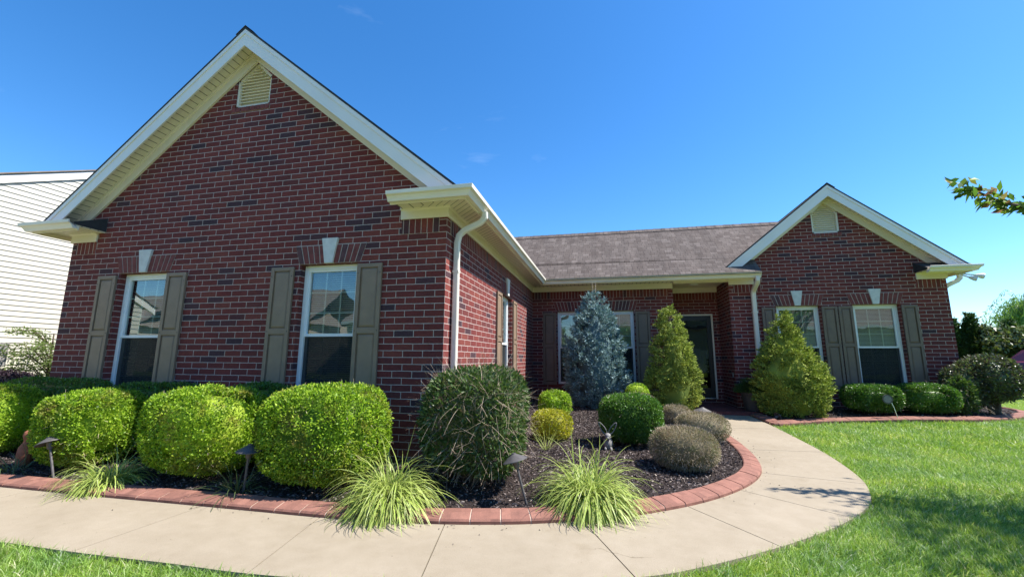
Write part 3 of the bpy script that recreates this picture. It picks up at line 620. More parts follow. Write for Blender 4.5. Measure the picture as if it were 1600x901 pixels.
def window(P0, u0, u1, z0=ZS, z1=ZH, zm=ZM, mull=False, screen=True):
    P = lambda u, n, z: P0(u, n-0.065, z)
    fr = MB(); fwid = 0.055; n0, n1 = -0.085, -0.015
    for a, b, c, d in ((u0, u0+fwid, z0, z1), (u1-fwid, u1, z0, z1), (u0+fwid, u1-fwid, z0, z0+fwid), (u0+fwid, u1-fwid, z1-fwid, z1)): fr.obox(P, a, b, n0, n1, c, d, M_vinyl)
    units = [(u0+fwid, u1-fwid)]
    if mull: c = (u0+u1)/2; fr.obox(P, c-0.045, c+0.045, n0, n1, z0+fwid, z1-fwid, M_vinyl); units = [(u0+fwid, c-0.045), (c+0.045, u1-fwid)]
    win = child(fr, 'window', bevel=0.003)
    for a, b in units:
        s_ = MB(); t = 0.028
        for (zz0, zz1, nn0, nn1) in ((zm-0.012, z1-fwid, -0.070, -0.028), (z0+fwid, zm+0.012, -0.080, -0.055)):
            s_.obox(P, a, a+t, nn0, nn1, zz0, zz1, M_vinyl); s_.obox(P, b-t, b, nn0, nn1, zz0, zz1, M_vinyl)
            s_.obox(P, a+t, b-t, nn0, nn1, zz1-t, zz1, M_vinyl); s_.obox(P, a+t, b-t, nn0, nn1, zz0, zz0+t+0.008, M_vinyl)
        child(s_, 'sash', win)
        g = MB(); g.face([P(u, -0.052, z) for u, z in rect(a+t-.004, b-t+.004, zm+0.02, z1-fwid-t+.004)], M_glass)
        g.face([P(u, -0.070, z) for u, z in rect(a+t-.004, b-t+.004, z0+fwid+t, zm-0.02)], M_glass); child(g, 'glass', win)
        mt = MB(); q = 0.009; nd = -0.056
        for k in (1, 2):
            uu = a+t+(b-a-2*t)*k/3; mt.obox(P, uu-q, uu+q, nd-0.004, nd, zm+0.02, z1-fwid-t, M_vinyl); mt.obox(P, uu-q, uu+q, -0.078, -0.074, z0+fwid+t, zm-0.03, M_vinyl)
            zz = zm+0.02+(z1-fwid-t-zm-0.02)*k/3; mt.obox(P, a+t, b-t, nd-0.0045, nd-0.0005, zz-q, zz+q, M_vinyl)
            zz = z0+fwid+t+(zm-0.03-z0-fwid-t)*k/3; mt.obox(P, a+t, b-t, -0.0785, -0.0745, zz-q, zz+q, M_vinyl)
        child(mt, 'muntin', win)
        if screen:
            sc = MB(); sc.face([P(u, -0.045, z) for u, z in rect(a, b, z0+fwid, zm-0.012)], M_screen); child(sc, 'insect_screen', win)
        bl = MB(); zz = z1-fwid-0.03
        while zz > z0+0.06:
            bl.face([P(a+0.01, -0.125, zz+0.008), P(b-0.01, -0.125, zz+0.008), P(b-0.01, -0.105, zz-0.012), P(a+0.01, -0.105, zz-0.012)], M_blind); zz -= 0.028
        child(bl, 'blind', win)
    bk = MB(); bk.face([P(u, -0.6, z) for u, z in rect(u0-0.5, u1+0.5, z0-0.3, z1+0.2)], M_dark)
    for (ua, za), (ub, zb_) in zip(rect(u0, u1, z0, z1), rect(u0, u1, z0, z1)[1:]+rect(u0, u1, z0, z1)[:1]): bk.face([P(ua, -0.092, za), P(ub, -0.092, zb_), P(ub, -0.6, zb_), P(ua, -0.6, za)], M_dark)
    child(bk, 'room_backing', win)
    # rowlock sill below
    sl = MB(); sl.obox(P0, u0-0.06, u1+0.06, -0.15, 0.03, z0-0.09, z0-0.004, M_archb); child(sl, 'sill', win, bevel=0.004)
    return win
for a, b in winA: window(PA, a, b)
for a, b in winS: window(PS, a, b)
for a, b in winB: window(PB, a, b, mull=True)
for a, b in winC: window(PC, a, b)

def shutter(P, u0, u1, z0=0.62, z1=2.415, mat=M_shutter):
    m = MB(); t = 0.05; zm = 1.58; n0, n1 = 0.004, 0.034
    m.obox(P, u0, u0+t, n0, n1, z0, z1, mat); m.obox(P, u1-t, u1, n0, n1, z0, z1, mat)
    for a, b in ((z0, z0+t+0.02), (zm-0.035, zm+0.035), (z1-t, z1)): m.obox(P, u0+t, u1-t, n0, n1-0.001, a, b, mat)
    for a, b in ((z0+t+0.02, zm-0.035), (zm+0.035, z1-t)):
        m.obox(P, u0+t, u1-t, n0, n0+0.010, a, b, mat)
        e = 0.03; q0 = [(u0+t+0.006, a+0.006), (u1-t-0.006, a+0.006), (u1-t-0.006, b-0.006), (u0+t+0.006, b-0.006)]; q1 = [(u0+t+e, a+e), (u1-t-e, a+e), (u1-t-e, b-e), (u0+t+e, b-e)]
        for i in range(4): j = (i+1) % 4; m.face([P(q0[i][0], n0+0.010, q0[i][1]), P(q0[j][0], n0+0.010, q0[j][1]), P(q1[j][0], n0+0.024, q1[j][1]), P(q1[i][0], n0+0.024, q1[i][1])], mat)
        m.face([P(u, n0+0.024, z) for u, z in q1], mat)
    sh = child(m, 'shutter', bevel=0.0025)
    for uu in (u0+0.02, u1-0.02):
        for zz in (z0+0.15, zm, z1-0.12): s_ = MB(); s_.obox(P, uu-0.005, uu+0.005, n1, n1+0.004, zz-0.005, zz+0.005, M_black); child(s_, 'screw', sh)
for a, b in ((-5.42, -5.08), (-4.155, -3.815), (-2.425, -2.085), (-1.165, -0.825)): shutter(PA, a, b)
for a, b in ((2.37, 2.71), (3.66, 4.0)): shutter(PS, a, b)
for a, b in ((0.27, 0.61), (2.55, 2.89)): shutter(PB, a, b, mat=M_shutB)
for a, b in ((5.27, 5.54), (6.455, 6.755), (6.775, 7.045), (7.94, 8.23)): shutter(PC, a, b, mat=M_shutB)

def vent(P, poly):
    m = MB(); uc = (min(p[0] for p in poly)+max(p[0] for p in poly))/2; z0 = poly[0][1]; u0, u1 = poly[0][0], poly[1][0]; zs = poly[2][1]; zt = poly[3][1]
    m.face([P(u, -0.075, z) for u, z in poly], M_trim)
    def hw(z): return (u1-u0)/2 if z < zs else (u1-u0)/2*(zt-z)/(zt-zs)
    t = 0.035; m.obox(P, u0, u1, -0.075, -0.02, z0, z0+t, M_trim)
    for (a, b) in zip(poly[1:], poly[2:]+poly[:1]):
        A = Vector((a[0], a[1])); B = Vector((b[0], b[1])); cc = Vector((uc, (z0+zs)/2)); d = (B-A); nn = Vector((-d.y, d.x))
        if d.length < 0.06: continue
        nn = nn.normalized(); nn = nn if (cc-A).dot(nn) > 0 else -nn
        q = [A, B, B+nn*t, A+nn*t]; m.prism([P(p.x, -0.02, p.y) for p in q], Vector(P(0, -0.075, 0))-Vector(P(0, -0.02, 0)), M_trim)
    z = z0+t+0.008
    while z < zt-0.06:
        h = hw(z+0.04)-t*1.05
        if h > 0.02: m.face([P(uc-h, -0.072, z+0.046), P(uc+h, -0.072, z+0.046), P(uc+h, -0.03, z+0.006), P(uc-h, -0.03, z+0.006)], M_trim); m.face([P(uc-h, -0.03, z+0.006), P(uc+h, -0.03, z+0.006), P(uc+h, -0.036, z), P(uc-h, -0.036, z)], M_trim)
        z += 0.05
    return child(m, 'gable_vent')
vent(PA, ventA); vent(PC, ventC)
m = MB()
for P, (u0, u1), z in ((PA, (-3.42, -2.76), 4.85), (PC, (6.43, 7.03), 4.07)):
    k = int((u1-u0)/0.078)
    m = MB(); m.obox(P, u0, u1, -0.02, 0.004, z-0.078, z-0.002, M_mortar)
    for i in range(k): a = u0+(u1-u0)*i/k; m.obox(P, a+0.005, a+(u1-u0)/k-0.005, 0.0, 0.012, z-0.075, z-0.004, M_archb)
    child(m, 'vent_sill')

# ---- roofs
def roof_gable(name, xc, half, y0, y1, zap, mat=M_shingle):
    m = MB(); th = 0.035; L = math.hypot(half, half*SL); ze = zap-SL*half
    for s in (-1, 1):
        q = [(xc+s*half, y0, ze), (xc, y0, zap), (xc, y1, zap), (xc+s*half, y1, ze)]; uv = [(y0, 0), (y0, L), (y1, L), (y1, 0)]
        m.face(q, mat, uv); m.face([(x, y, z-th) for x, y, z in q][::-1], M_roofdk)
        m.face([q[0], q[1], (q[1][0], q[1][1], q[1][2]-th), (q[0][0], q[0][1], q[0][2]-th)], M_roofdk); m.face([q[3], q[2], (q[2][0], q[2][1], q[2][2]-th), (q[3][0], q[3][1], q[3][2]-th)], M_roofdk)
        m.face([q[0], q[3], (q[3][0], q[3][1], q[3][2]-th), (q[0][0], q[0][1], q[0][2]-th)], M_roofdk)
    o = child(m, name)
    rc = MB(); n = int((y1-y0)/0.2)
    for i in range(n):
        a = y0-0.006+(y1-y0)*i/n; b = a+(y1-y0)/n+0.03; e = 0.008*(i % 2)
        for s in (-1, 1): rc.face([(xc, a, zap+0.02), (xc, b, zap+0.012), (xc+s*0.15, b, zap-0.15*SL+0.010), (xc+s*0.15, a, zap-0.15*SL+0.018)], mat, [(a, 0), (b, 0), (b, 0.13), (a, 0.13)])
    child(rc, 'ridge_cap', o)
    return o
EAVE = 0.31
roof_gable('gable_roof', APA, 3.04+EAVE, -0.285, 11.3, 3.155+SL*(3.04+EAVE))
roof_gable('wing_roof', APC, 2.095+EAVE, 5.515, 11.3, 3.155+SL*(2.095+EAVE))
YE = 5.32; zr = 4.86; yr = YE+(zr-3.155)/SL
m = MB()
def mr(x, y): return (x, y, 3.155+SL*(y-YE))
def uvm(p): return (p[0], (p[1]-YE)*math.hypot(1, SL))
for q in ([mr(0.36, YE), mr(5.2, YE), mr(5.2, 5.86), mr(-0.3, 5.98)], [mr(-0.3, 5.86), mr(6.36, 5.86), mr(6.36, yr), mr(-1.8, yr)]):
    m.face(q, M_shingle, [uvm(p) for p in q]); m.face([(a, b, c-0.035) for a, b, c in q][::-1], M_roofdk)
m.face([mr(6.36, yr), (6.36, 9.6, 3.2), (-1.8, 9.6, 3.2), mr(-1.8, yr)], M_shingle)
rr_ = child(m, 'main_roof')
m = MB(); n = 36
for i in range(n):
    a = -1.8+8.2*i/n; b = a+8.2/n+0.03
    for s in (-1, 1): m.face([(a, yr, zr+0.022), (b, yr, zr+0.014), (b, yr+s*0.15, zr-0.15*SL+0.012), (a, yr+s*0.15, zr-0.15*SL+0.02)], M_shingle, [(a, 0), (b, 0), (b, 0.13), (a, 0.13)])
child(m, 'ridge_cap', rr_)

# ---- rake trim of a gable: fascia, soffit, frieze
def rake(xc, half_w, ywall, y0, ztop):
    """ztop: roof top at the apex;   ywall: wall plane;   y0: outer face"""
    fz = MB(); so_ = MB(); fr = MB()
    hf = half_w+EAVE-0.02
    for s in (-1, 1):
        def pt(d, z, y): return (xc+s*d, y, z-SL*d)
        za, zb = ztop-0.036, ztop-0.285
        dl = min(hf, (zb-3.12)/SL); q = [pt(0, za, y0), pt(hf, za, y0), (xc+s*hf, y0, min(3.12, za-SL*hf-0.01)), (xc+s*dl, y0, 3.12), pt(0, zb, y0)]; fz.prism(q, (0, 0.022, 0), M_fascia)
        q = [pt(0, za+0.002, y0-0.012), pt(hf, za+0.002, y0-0.012), pt(hf, za-0.065, y0-0.012), pt(0, za-0.065, y0-0.012)]; fz.prism(q, (0, 0.0115, 0), M_fascia)
        zs = ztop-0.165; L = math.hypot(1, SL)
        ds = min(hf-0.02, (zs-3.11)/SL); a, b, c, d = pt(0, zs, y0+0.02), pt(ds, zs, y0+0.02), pt(ds, zs, ywall), pt(0, zs, ywall)
        so_.face([a, b, c, d], M_soffit, [(0.03, 0), (0.03+hf*L, 0), (0.03+hf*L, 0.3), (0.03, 0.3)])
        zt_, zb_ = ztop-0.166, ztop-0.36; e = half_w-0.42
        q = [pt(0, zt_, ywall-0.03), pt(half_w-0.1, zt_, ywall-0.03), pt((zb_-3.12)/SL, zb_, ywall-0.03), pt(0, zb_, ywall-0.03)]; fr.prism(q, (0, 0.029, 0), M_trim)
        q = [pt(0, zt_-0.001, ywall-0.055), pt(half_w, zt_-0.001, ywall-0.055), pt(half_w, zt_-0.05, ywall-0.055), pt(0, zt_-0.05, ywall-0.055)]; fr.prism(q, (0, 0.0245, 0), M_trim)
    child(fz, 'rake_fascia'); child(so_, 'rake_soffit'); child(fr, 'rake_frieze')
rake(APA, 3.04, 0.0, -0.27, 3.155+SL*(3.04+EAVE)); rake(APC, 2.095, 5.80, 5.53, 3.155+SL*(2.095+EAVE))

# ---- eaves: frieze, soffit, fascia, gutter along a polyline (outer offset 0.36 box, gutter 0.12)
GP = [(0.0, 3.045), (0.055, 3.045), (0.068, 3.075), (0.085, 3.10), (0.112, 3.115), (0.118, 3.155), (0.108, 3.160), (0.100, 3.15), (0.100, 3.125), (0.012, 3.06), (0.012, 3.15), (0.0, 3.155)]
def sweep(m, path, prof, mat, caps=True):
    """path: plan points of the wall line, prof: (offset outward, z); outward is to the right of travel; mitred"""
    n = len(path); rings = []
    for i, p in enumerate(path):
        P_ = Vector(p)
        d0 = (P_-Vector(path[i-1])).normalized() if i else None; d1 = (Vector(path[i+1])-P_).normalized() if i < n-1 else None
        d0 = d0 or d1; d1 = d1 or d0; n0 = Vector((d0.y, -d0.x)); n1 = Vector((d1.y, -d1.x)); b = (n0+n1); b = b/(b.dot(n0)) if b.length > 1e-6 else n0
        rings.append([(P_.x+b.x*o, P_.y+b.y*o, z) for o, z in prof])
    m.loft(rings, mat, True, caps)
def eave(path, gutter=True, sof=True):
    m = MB(); sweep(m, path, [(0.001, FZ0), (0.022, FZ0), (0.022, FZ0+0.11), (0.045, FZ0+0.125), (0.045, FZ1), (0.001, FZ1)], M_trim); child(m, 'frieze_board')
    return
def box_eave(path, ends=None):
    m = MB(); sweep(m, path, [(0.325, 3.03), (0.345, 3.03), (0.345, 3.15), (0.325, 3.15)], M_trim); fa = child(m, 'eave_fascia')
    m = MB(); n = len(path)
    sweep(m, path, [(0.0, 3.085), (0.326, 3.085), (0.326, 3.10), (0.0, 3.10)], M_soffit)
    # uv along the run
    k = 0; s = 0
    for i in range(len(path)-1):
        L = (Vector(path[i+1])-Vector(path[i])).length
        for _ in range(4):
            base = k*4; m.uv[base:base+4] = [(s, 0), (s, 0.3), (s+L, 0.3), (s+L, 0)] if False else [(s, 0), (s, 0), (s+L, 0), (s+L, 0)]; k += 1
        s += L
    child(m, 'eave_soffit')
    m = MB(); sweep(m, path, [(0.346+o, z) for o, z in GP], M_gutter); child(m, 'gutter')
# path direction: outward on the right of travel.  left return, right side + main eave
mainp = [(-0.585, 0.0), (0.0, 0.0), (0.0, 5.80), (5.2, 5.80)]
box_eave(mainp); box_eave([(-6.0, 6.0), (-6.0, 0.0), (-5.47, 0.0)]); box_eave([(8.29, 5.80), (8.72, 5.80), (8.72, 11.0)])
eave([(-0.61, 0.0), (0.0, 0.0), (0.0, 6.08), (3.45, 6.08)]); eave([(-6.08, 6.0), (-6.08, 0.0), (-5.6, 0.0)]); eave([(4.63, 6.9), (4.63, 5.8), (5.16, 5.8)][1:]); eave([(8.29, 5.8), (8.82, 5.8), (8.82, 11.0)]); eave([(3.45, 6.9), (4.63, 6.9)])
m = MB(); m.box(0.0, 3.47, 5.79, 6.079, 3.087, 3.099, M_soffit); m.box(3.47, 4.62, 5.79, 6.9, 3.087, 3.099, M_trim); m.box(3.44, 4.66, 5.80, 5.90, 3.03, 3.086, M_trim); child(m, 'porch_ceiling')
# little roofs over the cornice returns
for x0, x1, yf, yw in ((-0.60, 0.35, -0.40, -0.0), (-6.43, -5.46, -0.40, 0.0), (8.27, 9.15, 5.40, 5.80)):
    m = MB(); m.face([(x0, yf, 3.135), (x1, yf, 3.135), (x1, yw, 3.31), (x0, yw, 3.31)], M_roofdk); m.face([(x0, yf, 3.135), (x0, yw, 3.31), (x0, yw, 3.10), (x0, yf, 3.10)], M_roofdk); m.face([(x1, yf, 3.135), (x1, yw, 3.31), (x1, yw, 3.10), (x1, yf, 3.10)], M_roofdk); child(m, 'return_roof')

def downspout(pts, wx=0.055, wy=0.04):
    m = MB(); rings = []; P_ = [Vector(p) for p in pts]
    for i, p in enumerate(P_):
        d = (P_[min(i+1, len(P_)-1)]-P_[max(i-1, 0)]).normalized(); a = Vector((0, 1, 0)) if abs(P_[0].x-P_[-1].x) > abs(P_[0].y-P_[-1].y) else Vector((1, 0, 0)); b = d.cross(a).normalized()
        sx, sy = wx/1, wy/1
        rings.append([p+a*sx*c+b*sy*e for c, e in ((-0.7, -1), (0.7, -1), (1, -0.7), (1, 0.7), (0.7, 1), (-0.7, 1), (-1, 0.7), (-1, -0.7))])
    m.loft(rings, M_gutter); o = child(m, 'downspout', smooth=True)
    p = P_[-1]
    for z in (1.0, 2.3): b = MB(); b.box(p.x-wx-0.008, p.x+wx+0.008, p.y-wx-0.004, p.y+wx+0.004, z, z+0.03, M_gutter); child(b, 'strap', o)
    return o
downspout([(0.41, 0.22, 3.06), (0.41, 0.22, 2.99), (0.36, 0.22, 2.93), (0.15, 0.22, 2.84), (0.08, 0.22, 2.78), (0.055, 0.22, 2.68), (0.055, 0.22, 0.15)], 0.031, 0.036)
downspout([(5.12, 5.40, 3.06), (5.12, 5.40, 2.98), (5.12, 5.45, 2.92), (5.12, 5.64, 2.84), (5.12, 5.73, 2.78), (5.12, 5.755, 2.68), (5.12, 5.755, 0.2)], 0.045, 0.04)
downspout([(9.2, 6.0, 3.06), (9.2, 6.0, 2.99), (9.14, 6.0, 2.93), (8.96, 6.0, 2.84), (8.89, 6.0, 2.78), (8.87, 6.0, 2.68), (8.87, 6.0, 0.2)], 0.04, 0.04)
downspout([(-6.49, 0.3, 3.06), (-6.49, 0.3, 2.99), (-6.43, 0.3, 2.93), (-6.22, 0.3, 2.84), (-6.15, 0.3, 2.78), (-6.13, 0.3, 2.68), (-6.13, 0.3, 0.2)], 0.04, 0.04)

# flood light with two heads at the right corner
m = MB(); m.lathe([(0.055, 0), (0.055, 0.03)], M_vinyl, (8.93, 5.62, 3.04), 14); m.tube([(8.93, 5.62, 3.04), (8.96, 5.56, 2.97), (9.03, 5.52, 2.92)], 0.014, M_vinyl); m.tube([(8.93, 5.62, 3.04), (8.98, 5.5, 2.98), (9.10, 5.46, 2.95)], 0.014, M_vinyl)
fl = child(m, 'flood_light', smooth=True)
for c, d in (((9.02, 5.52, 2.92), (0.10, -0.05, -0.04)), ((9.09, 5.46, 2.95), (0.12, -0.02, -0.03))):
    m = MB(); c = Vector(c); d = Vector(d); m.tube([c, c+d*0.3, c+d*0.7, c+d*1.0], 0.05, M_vinyl, 14, [0.02, 0.035, 0.052, 0.055]); child(m, 'lamp_head', fl, smooth=True)
# door, porch
m = MB()
for a, b, c, d in ((3.52, 3.56, 0.30, 2.40), (4.45, 4.49, 0.30, 2.40), (3.56, 4.45, 2.36, 2.40)): m.obox(PR, a, b, -0.06, 0.012, c, d, M_trim)
m.obox(PR, 3.56, 4.45, -0.07, 0.03, 0.30, 0.325, M_chrome); door = child(m, 'front_door', bevel=0.003)
m = MB()
for a, b, c, d in ((3.565, 3.665, 0.33, 2.355), (4.345, 4.445, 0.33, 2.355), (3.665, 4.345, 2.24, 2.355), (3.665, 4.345, 0.33, 0.56)): m.obox(PR, a, b, -0.045, -0.012, c, d, M_black)
child(m, 'storm_door_frame', door, bevel=0.003)
m = MB(); m.face([PR(u, -0.03, z) for u, z in rect(3.66, 4.35, 0.55, 2.25)], M_doorglass); child(m, 'door_glass', door)
m = MB(); m.obox(PR, 3.56, 4.45, -0.12, -0.09, 0.33, 2.36, M_black); child(m, 'inner_door', door)
m = MB(); m.tube([PR(3.70, 0.035, 1.25), PR(3.70, 0.035, 1.42)], 0.008, M_chrome); m.tube([PR(3.70, -0.01, 1.27), PR(3.70, 0.035, 1.27)], 0.007, M_chrome); m.tube([PR(3.70, -0.01, 1.40), PR(3.70, 0.035, 1.40)], 0.007, M_chrome); child(m, 'handle', door, smooth=True)
m = MB(); m.box(3.40, 5.15, 5.06, 6.92, -0.05, 0.185, M_paver)
for i in range(16):
    for j in range(9):
        x = 3.40+i*0.11; y = 5.06+j*0.207; m.box(x+0.004, x+0.106, y+0.004, min(y+0.203, 6.9), 0.186, 0.20, M_paver)
child(m, 'porch_floor')
m = MB(); m.box(4.612, 4.628, 5.93, 5.99, 0.86, 0.97, M_rab); child(m, 'outdoor_outlet')
m = MB(); m.lathe([(0.0, 0), (0.05, 0.0), (0.09, 0.012), (0.1, 0.03)], M_vinyl, (4.0, 6.35, 3.055), 18); child(m, 'ceiling_light')

# ------------------------------------------------------------------ plants
def stems(name, root, n, r, h, seed, mat=M_stem, rad=0.012, z0=-0.04):
    rr = random.Random(seed); m = MB()
    for i in range(n):
        a = rr.uniform(0, 6.28); q = rr.uniform(0, 0.05); b = rr.uniform(0.2, 1)*r
        p0 = (q*math.cos(a), q*math.sin(a), z0); p2 = (b*math.cos(a), b*math.sin(a), h*rr.uniform(0.7, 1)); p1 = (b*0.5*math.cos(a)+rr.uniform(-.02, .02), b*0.5*math.sin(a), h*0.45)
        m.tube([p0, p1, p2], rad, mat, 6, [rad*1.3, rad, rad*0.4])
    return m.build(name, root, smooth=True)
def hedge(x, y, a, b, zt, label, group, n=26000, p=3.1, mat=None, seed=1, leaf=(0.026, 0.016), amp=0.05, zb=0.03, nsc=5, shell=0.12, cat='hedge', name='boxwood_shrub', rz=0, corem=None):
    g = mulch_z(x, y); root = empty(name, (x, y, g), label, cat, group, rz); mat = mat or L_box
    c = (zt-g-zb)/2; zc = zb+c; P, N = superpts(n, a, b, c, p, seed)
    r = np.random.default_rng(seed+50); k = 1+amp*wnoise(P, nsc, seed)+0.5*amp*wnoise(P, nsc*3.3, seed+9)+0.35*amp*wnoise(P, nsc*9, seed+8)
    inn = r.beta(1.0, 3.2, n)*shell; outl = (r.random(n) < 0.03)*r.uniform(0, 0.03, n)
    Q = P*k[:, None]-N*(inn-outl)[:, None]; D = N*0.7+r.normal(size=(n, 3))*0.9; D[:, 2] += 0.2
    gap = (wnoise(Q, 13, seed+77) > 0.42) & (inn < shell*0.45); Q = Q[~gap]; D = D[~gap]
    ch = [leaves(Q, D, leaf[0]*r.uniform(0.75, 1.35, len(Q)), leaf[1]*r.uniform(0.8, 1.25, len(Q)), mat, 0.25, seed)]
    tw_ = superpts(260, a*0.95, b*0.95, c*0.95, p, seed+5); ch.append(ribbons(tw_[0], tw_[1]+r.normal(size=(260, 3))*0.6, 0.07*r.uniform(0.5, 1.3, 260), 0.003, 0.1, M_twig, 3, seed, 0.5))
    V, F, m_, u = corebox(a, b, c, p, amp, nsc, seed, corem or mat, shrink=1-0.95*shell/min(a, b, c)); ch.append((V, F, m_, u))
    ch = [(np.asarray(V)+np.array([0, 0, zc]), F, m_, u) for V, F, m_, u in ch]
    npmesh('foliage', ch, root); stems('stem', root, 7, min(a, b)*0.6, zc, seed); return root
GH = 'clipped green hedge bushes in front of the left gable'
for i, (x, y, a, b, zt, lab) in enumerate([
        (-0.88, -0.80, 0.57, 0.49, 0.99, 'largest lime green box bush, under the right window of the left gable'),
        (-2.28, -0.82, 0.54, 0.48, 0.93, 'lime green rounded box bush between the striped grass tuft and the largest bush'),
        (-3.86, -0.82, 0.42, 0.43, 0.87, 'lime green rounded box bush behind the leaning path light and terracotta figure'),
        (-5.62, -0.80, 0.48, 0.46, 0.90, 'lime green rounded box bush cut by the left edge of the photo')]):
    hedge(x, y, a, b, zt, lab, GH, 34000 if i < 3 else 22000, seed=10+i)
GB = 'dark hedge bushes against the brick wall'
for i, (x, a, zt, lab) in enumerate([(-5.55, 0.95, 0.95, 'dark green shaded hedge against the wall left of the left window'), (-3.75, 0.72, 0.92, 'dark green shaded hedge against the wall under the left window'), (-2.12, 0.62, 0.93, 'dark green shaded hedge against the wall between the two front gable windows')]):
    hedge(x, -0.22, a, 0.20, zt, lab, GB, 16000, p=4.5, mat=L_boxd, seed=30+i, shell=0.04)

def twiggy(x, y, a, b, zt, zb, label, cat, name, nl, nt_, seed, lm, leafs=(0.04, 0.018), twm=M_twig, group=None, tl=0.34, tw=0.004, p=2.6, core=0.62, amp=0.10):
    g = mulch_z(x, y); root = empty(name, (x, y, g), label, cat, group); c = (zt-g-zb)/2; zc = zb+c; r = np.random.default_rng(seed)
    P, N = superpts(nl, a, b, c, p, seed); k = 1+amp*wnoise(P, 4.5, seed)-0.25*r.beta(1, 3, nl)
    D = N*0.6+r.normal(size=(nl, 3))*0.6; D[:, 2] += 0.35; V1 = leaves(P*k[:, None], D, leafs[0], leafs[1], lm, 0.2, seed)
    V2 = corebox(a*core, b*core, c*core*1.15, p, amp, 5, seed, lm, shrink=1.0)
    ch = [(V+np.array([0, 0, zc]), F, m_, u) for V, F, m_, u in (V1, V2)]; npmesh('foliage', ch, root)
    P, N = superpts(nt_, a*0.72, b*0.72, c*0.75, p, seed+1); D = N*0.7+r.normal(size=(nt_, 3))*0.45; D[:, 2] += 0.25
    t = ribbons(P+np.array([0, 0, zc]), D, tl*r.uniform(0.5, 1.15, nt_), tw, 0.25, twm, 8, seed+2, 0.5, curl=2.6)
    npmesh('twigs', [t], root); stems('stem', root, 9, min(a, b)*0.6, zc, seed, rad=0.014); return root
twiggy(0.57, -0.47, 0.48, 0.47, 1.16, 0.08, 'large twiggy dark green shrub with bleached stems at the brick corner by the downspout', 'shrub', 'twiggy_shrub', 13000, 2600, 51, L_abel, (0.052, 0.022), amp=0.13, p=2.8, core=0.66, tw=0.0032, tl=0.36)

def mound(x, y, a, b, zt, label, seed, mat, group=None, n=9000, leaf=(0.02, 0.006), tw=True, p=2.3, name='mounded_shrub', zb=0.0, shell=0.05):
    g = mulch_z(x, y); root = empty(name, (x, y, g), label, 'shrub', group); c = (zt-g-zb)/2; zc = zb+c; r = np.random.default_rng(seed)
    P, N = superpts(n, a, b, c, p, seed); k = 1+0.03*wnoise(P, 8, seed); D = N*0.9+r.normal(size=(n, 3))*0.45; D[:, 2] += 0.3
    ch = [leaves(P*k[:, None]-N*(r.beta(1, 3, n)*shell)[:, None], D, leaf[0], leaf[1], mat, 0.2, seed), corebox(a, b, c, p, 0.03, 8, seed, mat, shrink=1-0.6*shell/min(a, b, c))]
    npmesh('foliage', [(np.asarray(V)+np.array([0, 0, zc]), F, m_, u) for V, F, m_, u in ch], root)
    if tw:
        nn = n//4; P, N = superpts(nn, a*0.93, b*0.93, c*0.93, p, seed+1); D = N+r.normal(size=(nn, 3))*0.3; npmesh('twigs', [ribbons(P+np.array([0, 0, zc]), D, 0.05*r.uniform(0.5, 1.2, nn), 0.0028, 0.1, M_twig, 2, seed, 0.5)], root)
    stems('stem', root, 5, min(a, b)*0.5, zc, seed, rad=0.008); return root
GM = 'greyish heath mounds by the curve of the walkway'
mound(2.66, 0.62, 0.37, 0.34, 0.50, 'brownish grey heath mound with green patch in front, nearest the curve of the red edging', 61, L_heath, GM, 15000)
mound(3.16, 2.15, 0.37, 0.34, 0.50, 'brownish grey heath mound behind the front mound, before the small path light', 62, L_heath, GM, 12000)
mound(2.98, 3.25, 0.24, 0.22, 0.48, 'small brownish grey heath mound at the foot of the narrow conical spruce', 63, L_heath, GM, 7000)
mound(2.36, 3.35, 0.36, 0.28, 0.66, 'loose grey green mound behind the large dark box bush', 64, L_heath, None, 9000)
mound(2.40, 4.15, 0.24, 0.2, 0.80, 'small bright green bush between the blue spruce and the conical spruce', 65, L_box, None, 5000, (0.022, 0.013), False)
hedge(2.14, 1.65, 0.42, 0.40, 0.77, 'glossy dark green box bush behind the wire eared rabbit', None, 26000, p=3.0, mat=L_boxd, seed=71, leaf=(0.026, 0.016), zb=0.04, cat='shrub')
hedge(0.93, 2.95, 0.29, 0.27, 0.71, 'small bright green ball bush behind the yellow shrub', None, 11000, p=2.6, mat=L_box, seed=72, zb=0.04, cat='shrub')
twiggy(1.03, 1.75, 0.30, 0.28, 0.52, 0.0, 'golden yellow low shrub between the twiggy shrub and the mulch', 'shrub', 'golden_shrub', 4200, 200, 73, L_yel, (0.034, 0.016), tl=0.12, core=0.7)
GX = 'boxwoods under the right wing window'
hedge(6.83, 5.12, 0.47, 0.38, 0.80, 'dark topped box bush behind the round solar light, next to the wide conical spruce', GX, 20000, p=3.0, mat=L_boxd, seed=74, leaf=(0.028, 0.017), zb=0.04)
hedge(7.76, 5.16, 0.45, 0.38, 0.83, 'dark topped box bush between its twin and the purple green shrub', GX, 20000, p=3.0, mat=L_boxd, seed=75, leaf=(0.028, 0.017), zb=0.04)

